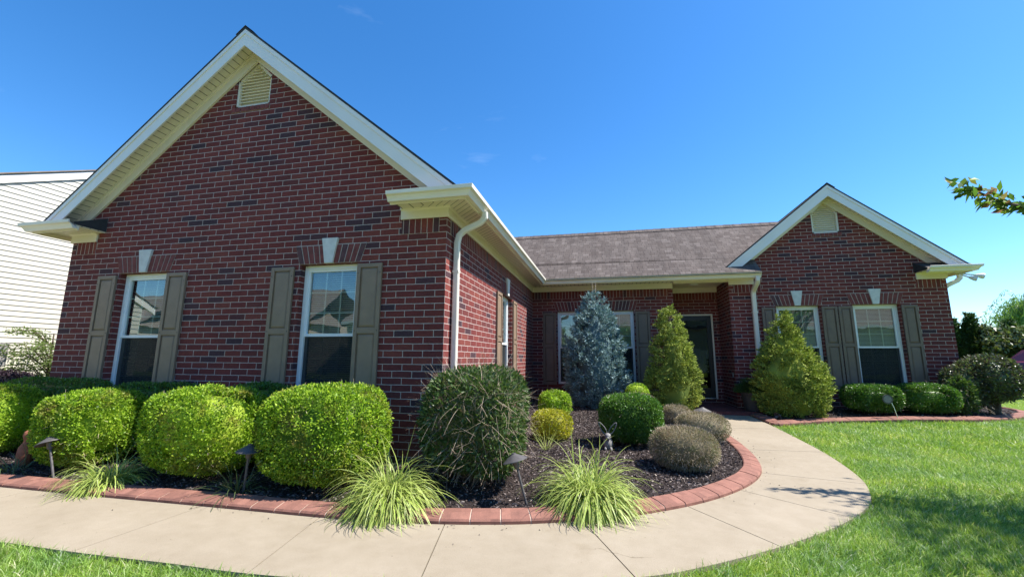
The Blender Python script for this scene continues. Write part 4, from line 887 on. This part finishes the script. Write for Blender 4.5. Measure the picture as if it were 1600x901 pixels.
def strap_clump(x, y, n, L, wd, label, mat, seed, droop=3.6, spread=0.09, cat='ornamental grass', name='liriope_clump', group=None, up_=1.0):
    g = mulch_z(x, y); root = empty(name, (x, y, g), label, cat, group); r = np.random.default_rng(seed)
    a = r.uniform(0, 2*PI, n); q = np.sqrt(r.random(n))*spread; P = np.c_[np.cos(a)*q, np.sin(a)*q, np.zeros(n)-0.01]
    t = r.uniform(0.08, 1.2, n); D = np.c_[np.cos(a)*t, np.sin(a)*t, np.full(n, up_)]
    npmesh('blade_tuft', [ribbons(P, D, L*r.uniform(0.6, 1.15, n), wd*r.uniform(0.7, 1.15, n), droop*r.uniform(0.6, 1.3, n), mat, 8, seed, 0.9, curl=0.35)], root); return root
strap_clump(0.03, -1.16, 1700, 0.60, 0.0135, 'large yellow and green striped grass clump spilling over the edging beside the largest box bush', L_lir, 81)
strap_clump(1.66, -0.74, 1800, 0.61, 0.0135, 'large pale striped grass clump spilling over the edging in front of the rabbit', L_lir, 82)
strap_clump(-2.90, -1.26, 620, 0.50, 0.0115, 'small striped grass clump between two lime green box bushes', L_lir, 83)
strap_clump(-4.35, -1.18, 90, 0.42, 0.009, 'sparse dull grass clump beside the terracotta figure', L_lird, 84)
strap_clump(-1.48, -1.18, 60, 0.40, 0.009, 'sparse dark grass clump behind the path light between the two largest bushes', L_lird, 85, 1.6)
strap_clump(8.55, 5.55, 130, 0.75, 0.016, 'brown dry strappy clump against the wing wall beside the purple green shrub', L_spk, 86, 2.0, 0.08)
strap_clump(1.05, 1.05, 26, 0.42, 0.007, 'few thin upright blades between golden shrub and striped clump', L_lir, 87, 0.6, 0.05)

# conifers
def conifer(x, y, R, H, z0, label, name, mat, n, sl, sw, seed, lump=0.06, prof=None, nneed=6, needle=0.035, nw=0.006, tips=0.5, nsc=6, zbase=0.02, cat='conifer', group=None, upt=0.35, cl=0.12, ncl=14):
    g = z0; root = empty(name, (x, y, g), label, cat, group); r = np.random.default_rng(seed)
    prof = prof or (lambda t: (1-t)**0.85)
    nc = max(60, n//ncl); u = r.random(nc*6); keep = r.random(nc*6) < np.maximum(0.05, np.array([prof(t) for t in u])); u = u[keep][:nc]; nc = len(u)
    a = r.uniform(0, 2*PI, nc); rad = np.array([prof(t) for t in u])*R; Pc = np.c_[np.cos(a)*rad, np.sin(a)*rad, zbase+u*(H-zbase)]
    Nc = nrm(np.c_[np.cos(a), np.sin(a), upt+0.9*np.maximum(0, u-0.75)*4]+r.normal(size=(nc, 3))*0.18)
    Pc = Pc+Nc*(lump*wnoise(Pc, nsc, seed)-cl*0.85+r.normal(size=nc)*lump*0.35)[:, None]
    idx = np.repeat(np.arange(nc), max(1, n//nc)); n = len(idx); f = r.random(n); N = Nc[idx]; wd_ = cl*0.42*(1-f*0.75)
    P = Pc[idx]+N*(f*cl*r.uniform(0.8, 1.2, nc)[idx])[:, None]+r.normal(size=(n, 3))*wd_[:, None]*np.array([1, 1, 0.55])
    D = nrm(N+r.normal(size=(n, 3))*0.45)
    # each sprig: a twig of needles
    PP = []; DD = []; LL = []
    for j in range(nneed):
        f = j/nneed; PP.append(P+D*(sl*f)); DD.append(D*tips+nrm(r.normal(size=(n, 3)))*1.0); LL.append(np.full(n, needle))
    V1 = leaves(np.concatenate(PP), np.concatenate(DD), np.concatenate(LL), nw, mat, 0.1, seed)
    V2 = leaves(P, D, sl, sw, mat, 0.3, seed+3)
    # core
    m_ = 40; zz = np.linspace(0, 1, 30); V = []; 
    for t in zz:
        rr_ = max(0.0, prof(t)*R*0.93-cl*1.2)
        for j in range(m_): V.append((math.cos(2*PI*j/m_)*rr_, math.sin(2*PI*j/m_)*rr_, zbase+0.03+t*(H*0.90-zbase)))
    V = np.array(V); nn = np.c_[V[:, 0], V[:, 1], 0*V[:, 0]]; V = V+nrm(nn)*(lump*wnoise(V, nsc, seed)-0.02)[:, None]
    F = np.array([[i*m_+j, i*m_+(j+1) % m_, (i+1)*m_+(j+1) % m_, (i+1)*m_+j] for i in range(29) for j in range(m_)])
    npmesh('foliage', [V1, V2, (V, F, mat, None)], root)
    m = MB(); m.tube([(0, 0, -0.08), (0, 0, H*0.5), (0, 0, H*0.96)], 0.04, M_bark, 8, [0.05, 0.03, 0.008]); m.build('trunk', root, smooth=True); return root
def p_blue(t): return float(np.interp(t, [0, .15, .3, .52, .74, .9, 1], [.75, .93, 1, .90, .64, .34, .04]))
bs = conifer(1.59, 5.15, 0.66, 2.62, 0.19, 'blue grey spruce with a double bare leader in front of the entry window', 'blue_spruce', L_blue, 13000, 0.085, 0.026, 91, 0.085, p_blue, 3, 0.035, 0.009, 0.8, 6, cl=0.15, ncl=22)
m = MB(); m.tube([(-0.02, 0, 2.45), (-0.03, 0, 2.82)], 0.010, M_twig, 6, [0.012, 0.006]); m.tube([(0.03, 0, 2.45), (0.045, 0, 2.78)], 0.010, M_twig, 6, [0.012, 0.006]); m.build('leader_shoot', bs, smooth=True)
def p_cone(t): return float(np.interp(t, [0, .12, .25, .37, .55, .73, .91, 1], [.75, .95, 1, .98, .78, .58, .30, .05]))
def p_cone2(t): return float(np.interp(t, [0, .115, .28, .45, .61, .78, .94, 1], [.75, .92, 1, .87, .65, .38, .17, .05]))
GC = 'dwarf conical spruces either side of the walkway'
conifer(3.16, 4.75, 0.48, 2.22, 0.16, 'narrow conical yellow green spruce left of the front door', 'dwarf_conical_spruce', L_alb, 18000, 0.05, 0.018, 92, 0.085, p_cone, 2, 0.025, 0.007, 0.9, 7, group=GC, cl=0.10, ncl=26)
conifer(5.40, 4.98, 0.625, 2.06, 0.17, 'broad conical yellow green spruce right of the walkway before the wing windows', 'dwarf_conical_spruce', L_alb, 28000, 0.05, 0.018, 93, 0.10, p_cone2, 2, 0.025, 0.007, 0.9, 6, group=GC, cl=0.11, ncl=28)

# purple green standard shrub at the right corner
def ball_shrub():
    x, y = 8.82, 5.5; g = ground_z(x, y)+0.03; root = empty('fringe_flower_shrub', (x, y, g), 'round purple green shrub on short thick stems at the right end of the bed', 'shrub'); r = np.random.default_rng(101)
    ch = []
    for (cx, cy, cz, ra, rz, n) in ((0.20, 0, 0.68, 0.50, 0.45, 6500), (-0.22, -0.05, 0.52, 0.34, 0.42, 3000), (0.50, 0.1, 0.62, 0.30, 0.28, 1500)):
        P, N = superpts(n, ra, ra*0.9, rz, 2.1, 102+n); k = 1+0.10*wnoise(P, 5, n)-0.28*r.beta(1, 2.5, n); D = N*0.6+r.normal(size=(n, 3))*0.6
        o = np.array([cx, cy, cz]); V, F, mm, u = leaves(P*k[:, None], D, 0.06, 0.028, L_lor, 0.25, n); ch.append((V+o, F, mm, u))
        V, F, mm, u = corebox(ra*0.72, ra*0.66, rz*0.68, 2.1, 0.1, 5, n, L_lor, res=16, shrink=1); ch.append((V+o, F, mm, u))
    npmesh('foliage', ch, root); m = MB(); rr = random.Random(4)
    for i in range(6): a = rr.uniform(0, 6.28); m.tube([(0.25+0.05*math.cos(a), 0.05*math.sin(a), -0.05), (0.25+0.1*math.cos(a), 0.1*math.sin(a), 0.3), (0.22+0.35*math.cos(a), 0.35*math.sin(a), 0.65)], 0.03, M_stem, 7, [0.045, 0.032, 0.012])
    m.build('stem', root, smooth=True)
ball_shrub()
twiggy(8.35, 5.2, 0.20, 0.18, 0.95, 0.0, 'upright bright green sapling in front of the brown strappy clump', 'shrub', 'green_sapling', 1500, 120, 104, L_lor if False else L_abel, (0.07, 0.028), tl=0.2, core=0.3, amp=0.25)

# ------------------------------------------------------------------ trees
def limb_tree(name, x, y, z, label, cat, crown_c, crown_r, n_br, n_leaf, leaf, mat, trunk_r, trunk_h, seed, clump=0.30, group=None, core=0.0, ex=None):
    root = empty(name, (x, y, z), label, cat, group); rr = random.Random(seed); r = np.random.default_rng(seed); m = MB()
    cc = Vector(crown_c); cr_ = Vector(crown_r); m.tube([(0, 0, -0.1), (0.02, 0.01, trunk_h*0.5), (0, 0, trunk_h), tuple(Vector((0, 0, trunk_h)).lerp(cc+Vector((0, 0, cr_.z*0.5)), 0.9))], trunk_r, M_bark, 9, [trunk_r*1.25, trunk_r, trunk_r*0.8, trunk_r*0.15])
    cl = []
    for i in range(n_br):
        d = Vector((rr.gauss(0, 1), rr.gauss(0, 1), rr.gauss(0.15, 0.8))).normalized(); q = rr.uniform(0.55, 1.0)
        e = cc+Vector((d.x*cr_.x, d.y*cr_.y, d.z*cr_.z))*q; s = Vector((0, 0, rr.uniform(trunk_h*0.75, min(cc.z, trunk_h*1.4)))); mid = s.lerp(e, 0.5)+Vector((0, 0, 0.08*cr_.z))
        m.tube([s, mid, e], 0.02, M_bark, 5, [trunk_r*0.4, trunk_r*0.22, trunk_r*0.06]); cl.append((np.array(e), clump*rr.uniform(0.6, 1.25)))
    for e in (ex or []): cl.append((np.array(e[:3]), e[3]))
    m.build('trunk', root, smooth=True)
    per = n_leaf//len(cl); P = np.concatenate([c+r.normal(size=(per, 3))*s*np.array([0.6, 0.6, 0.42]) for c, s in cl]); D = r.normal(size=(len(P), 3)); D[:, 2] -= 0.5
    npmesh('crown', [leaves(P, D, leaf[0], leaf[1], mat, 0.2, seed)], root); return root
# tree whose trunk stands just outside the right edge; one branch reaches into the picture
TX, TY = 8.35, -0.55
tree = limb_tree('cherry_tree', TX, TY, 0.0, 'leafy tree beside the lawn whose branch reaches in at the right edge', 'tree', (0, 0, 3.5), (1.75, 1.75, 1.5), 46, 7500, (0.12, 0.055), L_tree, 0.07, 1.7, 111, 0.42)
def branch(pts, label_name, seed, dens=85):
    m = MB(); P = [Vector(p)-Vector((TX, TY, 0)) for p in pts]; m.tube(P, 0.01, M_bark, 6, [0.03-0.026*i/(len(P)-1) for i in range(len(P))]); m.build('branch', tree, smooth=True)
    r = np.random.default_rng(seed); Q = []; D = []
    L = [(b-a).length for a, b in zip(P[:-1], P[1:])]
    for a, b, l in zip(P[:-1], P[1:], L):
        for k in range(max(2, int(l*dens*2.2))):
            t = r.random(); p = np.array(a.lerp(b, t))+r.normal(size=3)*0.035; Q.append(p); d = np.array((b-a).normalized())*0.7+r.normal(size=3)*0.55; d[2] -= 0.55; D.append(d)
    V = leaves(np.array(Q), np.array(D), 0.125, 0.052, L_tree, 0.3, seed); npmesh('branch_leaves', [V], tree)
branch([(7.4, 0.2, 2.75), (6.7, 0.45, 2.78), (6.15, 0.6, 2.83), (5.95, 0.6, 2.90), (5.78, 0.6, 3.02), (5.60, 0.6, 3.13)], 'b', 5)
branch([(7.4, 0.2, 3.5), (6.8, 0.4, 3.45), (6.3, 0.5, 3.25)], 'b', 6, 40)

def arbor(x, y, R, H, label, seed): return conifer(x, y, R, H, ground_z(x, y)-0.02, label, 'arborvitae_tree', L_arb, 9000, 0.15, 0.055, seed, 0.05, lambda t: (0.9+0.1*min(1, t/0.2))*(1-max(0, t-0.25)/0.75)**0.6, 4, 0.06, 0.02, 1.0, 4, group='arborvitae behind the right corner', cat='tree')
arbor(14.25, 14.0, 0.30, 2.55, 'dark pointed evergreen column touching the brick corner behind it', 121); arbor(14.72, 13.9, 0.32, 2.75, 'taller dark pointed evergreen column left of the bronze leaved tree', 122); arbor(16.1, 14.2, 0.42, 2.55, 'dark rounded evergreen column right of the bronze leaved tree', 123)
limb_tree('magnolia_tree', 15.2, 13.4, 0.2, 'bronze and green leaved small tree between dark evergreen columns', 'tree', (0, 0, 1.45), (0.60, 0.6, 0.90), 40, 5200, (0.14, 0.07), L_mag, 0.05, 0.6, 124, 0.22)
def willow(x, y, H, R, seed, label):
    root = empty('willow_tree', (x, y, 0.1), label, 'tree'); r = np.random.default_rng(seed); m = MB(); m.tube([(0, 0, -0.2), (0.1, 0, H*0.35), (0, 0.1, H*0.8)], 0.2, M_bark, 8, [0.35, 0.25, 0.08])
    n = 60; ends = []
    for i in range(n):
        a = r.uniform(0, 6.28); q = math.sqrt(r.random())*R*0.9; z = H*(1-0.25*(q/R)**2)*r.uniform(0.86, 1); e = (math.cos(a)*q, math.sin(a)*q, z); m.tube([(0, 0, H*0.4), (e[0]*0.5, e[1]*0.5, z*0.9), e], 0.03, M_bark, 4, [0.10, 0.05, 0.01]); ends.append(e)
    m.build('trunk', root, smooth=True)
    k = 55; P = np.concatenate([np.array(e)+r.normal(size=(k, 3))*np.array([0.5, 0.5, 0.25]) for e in ends]); D = np.c_[P[:, :2]*0.25+r.normal(size=(len(P), 2))*0.4, np.full(len(P), 0.4)]
    L = r.uniform(1.2, 3.2, len(P)); V, F, mm, u = ribbons(P, D, L, 0.03, 3.5, L_will, 8, seed, 0.3)
    # leaves along strands
    Vr = V.reshape(len(P), 9, 2, 3).mean(2); Q = []; 
    for t in range(1, 8): Q.append(Vr[:, t]+(Vr[:, t+1]-Vr[:, t])*r.random((len(P), 1))); Q.append(Vr[:, t]+(Vr[:, t+1]-Vr[:, t])*r.random((len(P), 1)))
    Q = np.concatenate(Q); D2 = r.normal(size=Q.shape)*0.5; D2[:, 2] -= 1
    npmesh('crown', [(V, F, mm, u), leaves(Q, D2, 0.26, 0.06, L_will, 0.1, seed)], root)
willow(33.2, 31, 6.2, 3.4, 131, 'large weeping willow behind the evergreens at the right edge')
# further trees that close the distance to the right
for i, (x, y, h, rd, lab) in enumerate([(42, 40, 5.5, 3.4, 'distant broad green tree right of the willow'), (34, 52, 5.0, 3.4, 'far green tree seen low behind the willow')]):
    limb_tree('background_tree', x, y, 0.1, lab, 'tree', (0, 0, h*0.6), (rd, rd, h*0.4), 50, 9000, (0.30, 0.17), L_will, 0.2, h*0.3, 140+i, 0.9)
# airy shrub and plum shrub at the far left
def airy():
    x, y = -8.9, 1.6; root = empty('airy_shrub', (x, y, 0), 'airy light green shrub with layered branches against the white siding', 'shrub'); r = np.random.default_rng(151); m = MB(); Q = []; D = []
    for i in range(26):
        a = r.uniform(0, 6.28); L = r.uniform(0.5, 1.0); z0 = r.uniform(0.3, 1.45); p0 = Vector((0, 0, z0)); p1 = Vector((math.cos(a)*L*0.5, math.sin(a)*L*0.5, z0+0.3)); p2 = Vector((math.cos(a)*L, math.sin(a)*L, z0+0.33-0.1*L))
        m.tube([p0, p1, p2], 0.006, M_stem, 5, [0.014, 0.008, 0.003])
        for k in range(150):
            t = r.random(); p = (p0.lerp(p1, t*2) if t < 0.5 else p1.lerp(p2, t*2-1)); Q.append(np.array(p)+r.normal(size=3)*np.array([0.07, 0.07, 0.035])); D.append(r.normal(size=3)*np.array([1, 1, 0.4])+np.array([0, 0, -0.2]))
    m.tube([(0, 0, -0.05), (0.03, 0, 0.8), (0, 0, 1.7)], 0.03, M_stem, 7, [0.04, 0.03, 0.01]); m.build('stem', root, smooth=True)
    npmesh('foliage', [leaves(np.array(Q), np.array(D), 0.055, 0.024, L_nb, 0.2, 152)], root)
airy()
twiggy(-8.3, 0.55, 0.75, 0.6, 1.02, 0.0, 'low dark plum coloured shrub behind the shaded hedge at the left edge', 'shrub', 'plum_shrub', 7000, 150, 153, L_purp, (0.045, 0.022), tl=0.15, core=0.8, twm=M_stem)

# ------------------------------------------------------------------ small things
def path_light(x, y, lean, az, label, h=0.36, hat=0.11, g0=None, group='path lights along the walkway'):
    g = mulch_z(x, y) if g0 is None else g0; root = empty('path_light', (x, y, g), label, 'path light', group); t = Vector((math.sin(lean)*math.cos(az), math.sin(lean)*math.sin(az), math.cos(lean)))
    m = MB(); m.tube([t*-0.05, t*h*0.5, t*h], 0.011, M_lampm, 10); m.build('stake', root, smooth=True)
    R = t.to_track_quat('Z', 'Y').to_matrix()
    m = MB(); prof = [(hat, 0), (hat*0.99, 0.006), (hat*0.55, 0.035), (hat*0.18, 0.058), (0.02, 0.066), (0.0, 0.068)]; inner = [(0.0, 0.05), (hat*0.5, 0.028), (hat*0.96, 0.0)]
    n = 24; rings = [[R @ Vector((r*math.cos(2*PI*i/n), r*math.sin(2*PI*i/n), z+h)) for i in range(n)] for r, z in inner+prof]
    m.loft(rings, M_lampm, True, False); m.build('lamp_hat', root, smooth=True)
    m = MB(); rings = [[R @ Vector((r*math.cos(2*PI*i/12), r*math.sin(2*PI*i/12), z+h)) for i in range(12)] for r, z in ((0.018, -0.06), (0.025, -0.05), (0.025, 0.01), (0.03, 0.03))]; m.loft(rings, M_lampm); m.build('lamp_socket', root, smooth=True)
path_light(1.16, -0.92, 0.30, PI*0.95, 'leaning grey hat path light in front of the twiggy shrub')
path_light(-1.40, -1.20, 0.05, 0, 'grey hat path light between the two largest box bushes')
path_light(-3.62, -1.26, 0.38, PI, 'leaning grey hat path light in front of the box bush beside the terracotta figure')
path_light(3.46, 3.62, 0.05, 0, 'small grey hat path light beside the walkway at the foot of the narrow conical spruce', 0.22, 0.15)
path_light(4.80, 4.35, 1.2, 0.4, 'toppled grey path light lying at the corner of the right bed by the wide spruce', 0.14, 0.08)
# solar light with a round crackle disc
def solar():
    x, y = 6.93, 4.64; g = mulch_z(x, y)-0.02; root = empty('solar_stake_light', (x, y, g), 'round disc solar light on a leaning metal stake before the right bed bushes', 'garden light')
    m = MB(); m.tube([(0.06, 0, -0.05), (0.0, 0, 0.22), (-0.07, 0, 0.42)], 0.006, M_chrome, 8); m.build('stake', root, smooth=True)
    m = MB(); n = 28; c = Vector((-0.08, -0.01, 0.36))
    def ring(r, y): return [c+Vector((r*math.cos(2*PI*i/n), y, r*math.sin(2*PI*i/n))) for i in range(n)]
    m.loft([ring(0.065, 0), ring(0.065, 0.015), ring(0.084, 0.015), ring(0.084, 0), ring(0.065, 0)], M_lampm, True, False); m.build('ring', root, smooth=True)
    m = MB(); m.loft([ring(0.064, 0.002), ring(0.064, 0.010)], M_rab); m.build('disc', root)
solar()
# terracotta figure
root = empty('terracotta_figure', (-4.52, -1.0, mulch_z(-4.52, -1.0)), 'terracotta vase shaped garden figure half hidden beside the left box bush', 'garden ornament')
m = MB(); m.lathe([(0.0, 0), (0.055, 0), (0.066, 0.03), (0.072, 0.12), (0.064, 0.20), (0.038, 0.245), (0.032, 0.27), (0.04, 0.295)], M_terra, n=24); m.build('body', root, smooth=True)
m = MB(); m.lathe([(0.0, 0.29), (0.042, 0.296), (0.047, 0.33), (0.038, 0.362), (0.016, 0.378), (0, 0.38)], M_terra, n=20); m.build('lid', root, smooth=True)
# rabbit ornament: stone body and head, wire outlined ears
root = empty('rabbit_ornament', (1.83, 1.22, mulch_z(1.83, 1.22)-0.01), 'grey rabbit ornament with wire loop ears in front of the dark box bush', 'garden ornament')
def blob(c, r3_, mat, m, n=16, k=10, tilt=0):
    rings = []
    for i in range(k+1):
        t = PI*i/k; q = max(0.002, math.sin(t)); rings.append([(c[0]+r3_[0]*q*math.cos(2*PI*j/n), c[1]+r3_[1]*q*math.sin(2*PI*j/n), c[2]-r3_[2]*math.cos(t)) for j in range(n)])
    m.loft(rings, mat)
m = MB(); blob((0, 0.03, 0.085), (0.062, 0.085, 0.09), M_rab, m); blob((-0.035, -0.045, 0.03), (0.02, 0.035, 0.03), M_rab, m, 10, 6); blob((0.035, -0.045, 0.03), (0.02, 0.035, 0.03), M_rab, m, 10, 6); blob((0, 0.12, 0.06), (0.025, 0.025, 0.025), M_rab, m, 10, 6); m.build('body', root, smooth=True)
m = MB(); blob((0, -0.035, 0.185), (0.042, 0.055, 0.044), M_rab, m); blob((0, -0.08, 0.172), (0.022, 0.022, 0.02), M_rab, m, 10, 6); hd = m.build('head', root, smooth=True)
m = MB(); blob((-0.036, -0.058, 0.198), (0.007, 0.008, 0.008), M_black, m, 8, 6); blob((0.036, -0.058, 0.198), (0.007, 0.008, 0.008), M_black, m, 8, 6); m.build('eye', hd, smooth=True)
for s in (-1, 1):
    m = MB(); pts = []
    for i in range(17):
        t = 2*PI*i/16-PI/2; l = math.sin(t)*0.085+0.085; wdt = 0.024*math.cos(t)*(1.1-0.3*math.sin(t)); ax = Vector((s*0.55, 0.05, 0.83)).normalized(); sd_ = Vector((0.83, 0, -s*0.55)).normalized(); pts.append(Vector((s*0.018, -0.02, 0.215))+ax*l+sd_*wdt)
    m.tube(pts, 0.0055, M_rab, 7); m.build('ear', root, smooth=True)
# planter with dark evergreen
root = empty('planter', (4.84, 5.38, 0.20), 'round dark grey ribbed planter on the porch beside the wide conical spruce', 'planter')
m = MB(); n = 48; prof = [(0.0, 0.0), (0.18, 0.0), (0.19, 0.02), (0.225, 0.30), (0.235, 0.335), (0.26, 0.34), (0.265, 0.385), (0.235, 0.385), (0.225, 0.33), (0.0, 0.33)]
m.loft([[((r*(1+(0.02 if (i % 4 < 2 and 0.02 < z < 0.33 and r > 0.15) else 0)))*math.cos(2*PI*i/n), (r*(1+(0.02 if (i % 4 < 2 and 0.02 < z < 0.33 and r > 0.15) else 0)))*math.sin(2*PI*i/n), z) for i in range(n)] for r, z in prof], M_pot); m.build('pot', root)
r = np.random.default_rng(161); nn = 2200; a = r.uniform(0, 6.28, nn); q = np.sqrt(r.random(nn))*0.33; P = np.c_[np.cos(a)*q, np.sin(a)*q, 0.38+r.random(nn)*0.30*(1-(q/0.36)**2)]
juniper = empty('potted_juniper', (4.84, 5.38, 0.20), 'dark spreading evergreen growing in the porch planter', 'plant'); npmesh('foliage', [leaves(P, np.c_[np.cos(a), np.sin(a), r.uniform(0, 0.6, nn)]+r.normal(size=(nn, 3))*0.3, 0.09, 0.014, L_arb, 0.2, 5)], juniper)
m = MB(); m.tube([(0, 0, 0.30), (0, 0, 0.5)], 0.02, M_stem); m.build('stem', juniper, smooth=True)

# ------------------------------------------------------------------ neighbour with white siding (left)
nb = empty('neighbour_house', (-9.6, 5, 0), 'cream lap sided neighbouring house at the left edge', 'house')
NX = -9.6
m = MB(); ya, yb, za_, zap_ = -3.4, 14.0, 2.66, 0; SLN = 0.5; yap = 5.3
def rz_(y): return 2.66+SLN*((y-ya) if y < yap else (2*yap-ya-y))
z = 0.25; Hh = 0.105; NX0 = 0.0
while z < rz_(yap)-0.05:
    zt = z+Hh; y0 = ya if zt < 2.66 else ya+(zt-2.66)/SLN; y1 = 2*yap-y0; y1 = min(y1, yb)
    m.face([(0.016, y0-5, z), (0.016, y1-5, z), (0.002, y1-5, zt), (0.002, y0-5, zt)], M_sill); m.face([(0.016, y0-5, z), (0.016, y1-5, z), (0.0, y1-5, z), (0.0, y0-5, z)], M_sill); z = zt
m.face([(-0.002, ya-5, -0.2), (-0.002, yb-5, -0.2), (-0.002, yb-5, rz_(yb)), (-0.002, yap-5, rz_(yap)), (-0.002, ya-5, 2.66)], M_sill)
m.face([(0, ya-5, -0.2), (-9, ya-5, -0.2), (-9, ya-5, 2.66), (0, ya-5, 2.66)], M_sill)
m.build('siding_wall', nb)
m = MB(); 
for (y0, y1) in ((ya-0.35, yap), (yb+0.2, yap)):
    q = [(0.05, y0-5, rz_(ya)-0.35*SLN if y0 < yap else rz_(yb)-.1), (0.05, y1-5, rz_(yap)), (0.05, y1-5, rz_(yap)-0.17), (0.05, y0-5, (rz_(ya)-0.35*SLN if y0 < yap else rz_(yb)-.1)-0.17)]
    m.prism(q, (-0.052, 0, 0), M_fascia)
m.build('rake_fascia', nb)
m = MB()
for (y0, z0_, y1, z1_) in ((ya-0.4, rz_(ya)-0.2, yap, rz_(yap)), (yb+0.25, rz_(yb)-0.12, yap, rz_(yap))):
    q = [(0.08, y0-5, z0_+0.02), (0.08, y1-5, z1_+0.02), (-9.2, y1-5, z1_+0.02), (-9.2, y0-5, z0_+0.02)]; m.prism(q, (0, 0, 0.03), M_roof2)
m.build('roof', nb)
m = MB(); m.box(0.0, 0.14, -3.9, -3.72, 1.05, 1.5, M_rab); m.build('utility_box', nb, bevel=0.01)

# ------------------------------------------------------------------ parked car at the right edge
car = empty('parked_car', (15.75, 11.2, 0.24), 'maroon hatchback parked beyond the lawn, cut by the right edge', 'car', None, math.radians(4))
m = MB(); side = [(-2.1, 0.35), (-2.05, 0.75), (-1.9, 0.98), (-1.55, 1.02), (-1.25, 1.40), (0.3, 1.44), (1.0, 1.05), (1.95, 0.86), (2.15, 0.6), (2.12, 0.32)]
def sec(y, k, dz): return [(x*k, y*(0.80 if z > 1.1 else 1.0), z-dz if z > 1.1 else z) for x, z in side]
m.loft([sec(-0.84, 0.985, 0.03), sec(-0.86, 1.0, 0.05), sec(-0.5, 1.0, 0.0), sec(0.5, 1.0, 0.0), sec(0.86, 1.0, 0.05), sec(0.84, 0.985, 0.03)], M_car); m.build('body', car, bevel=0.04)
m = MB()
for s in (-1, 1): m.face([(-1.38, s*0.868, 1.04), (-1.2, s*0.735, 1.33), (0.25, s*0.73, 1.35), (0.82, s*0.866, 1.06)], M_black)
m.build('window', car)
for xx in (-1.35, 1.35):
    for s in (-1, 1):
        m = MB(); n = 24; m.loft([[(xx+r*math.cos(2*PI*i/n), s*y, 0.31+r*math.sin(2*PI*i/n)) for i in range(n)] for r, y in ((0.2, 0.70), (0.31, 0.70), (0.32, 0.72), (0.32, 0.86), (0.31, 0.88), (0.2, 0.88))], M_tyre); wh = m.build('wheel', car, smooth=True)
        m = MB(); m.loft([[(xx+r*math.cos(2*PI*i/n), s*y, 0.31+r*math.sin(2*PI*i/n)) for i in range(n)] for r, y in ((0.2, 0.80), (0.2, 0.885), (0.05, 0.87))], M_chrome); m.build('rim', wh, smooth=True)

# ------------------------------------------------------------------ across the street (seen mirrored in the windows)
m = MB(); m.face([(-120, -14.5, 0.0), (120, -14.5, 0.0), (120, -7.6, 0.0), (-120, -7.6, 0.0)], M_asph); o = m.build('road'); tag(o, kind='structure')
m = MB(); m.box(-120, 120, -6.6, -5.4, -0.1, 0.0, M_conc); m.box(-120, 120, -7.6, -7.35, -0.1, 0.06, M_conc); o = m.build('pavement'); tag(o, kind='structure')
def far_house(x, y, w_, d, hz, label, seed):
    hz = 4.4
    root = empty('street_house', (x, y, 0), label, 'house', 'houses across the street'); m = MB()
    m.box(-w_/2, w_/2, -d, 0, -0.1, hz, M_house2); m.face([(w_/2-5.5, 0.02, -0.1), (w_/2, 0.02, -0.1), (w_/2, 0.02, hz), (w_/2-2.75, 0.02, hz+2.5), (w_/2-5.5, 0.02, hz)], M_sill); m.build('wall', root)
    m = MB(); m.face([(-w_/2-0.4, 0.4, hz-0.1), (w_/2+0.4, 0.4, hz-0.1), (w_/2+0.4, -d/2, hz+3.4), (-w_/2-0.4, -d/2, hz+3.4)], M_roof2); m.face([(-w_/2-0.4, -d-0.4, hz-0.1), (w_/2+0.4, -d-0.4, hz-0.1), (w_/2+0.4, -d/2, hz+3.4), (-w_/2-0.4, -d/2, hz+3.4)], M_roof2)
    for s in (-1, 1): m.face([(w_/2-2.75, 0.6, hz+2.6), (w_/2-2.75+s*3.2, 0.6, hz-0.2), (w_/2-2.75+s*3.2, -d/2, hz-0.2), (w_/2-2.75, -d/2, hz+2.6)], M_roof2)
    m.build('roof', root)
    m = MB()
    for s in (-1, 1): m.prism([(w_/2-2.75, 0.62, hz+2.62), (w_/2-2.75+s*3.2, 0.62, hz-0.18), (w_/2-2.75+s*3.2, 0.62, hz-0.4), (w_/2-2.75, 0.62, hz+2.4)], (0, 0.03, 0), M_fascia)
    m.box(-w_/2-0.4, w_/2-5.8, 0.4, 0.5, hz-0.3, hz-0.1, M_fascia); m.build('trim', root)
    m = MB()
    for xx in (-w_/2+1.5, -w_/2+4.0): m.box(xx, xx+1.1, 0.0, 0.05, 0.9, 2.4, M_black)
    m.box(w_/2-4.9, w_/2-0.6, 0.02, 0.07, 0, 2.2, M_vinyl); m.build('window', root)
far_house(-12, -27, 15, 9, 3.0, 'tan sided house across the street mirrored in the left windows', 1)
far_house(7, -27, 15, 9, 3.0, 'tan sided house across the street mirrored in the wing windows', 2)
far_house(-31, -27, 15, 9, 3.0, 'tan sided house across the street, second from the left', 3)
far_house(-50, -27, 15, 9, 3.0, 'tan sided house across the street, furthest to the left', 4)
far_house(26, -27, 15, 9, 3.0, 'tan sided house across the street, furthest to the right', 5)
for i, (x, y) in enumerate([(-21, -22), (-3, -20.5), (14, -21), (-9, -19.5), (3, -20)]):
    limb_tree('street_tree', x, y, 0, 'green street tree across the road, number from the left seen in window glass'.replace(', number from the left seen in window glass', [' left of the tan houses', ' between the two tan houses', ' right of the tan houses', ' before the first tan house', ' before the second tan house'][i]), 'tree', (0, 0, 2.9), (1.6, 1.6, 1.4), 26, 4000, (0.22, 0.12), L_tree, 0.1, 1.5, 170+i, 0.6, 'street trees')
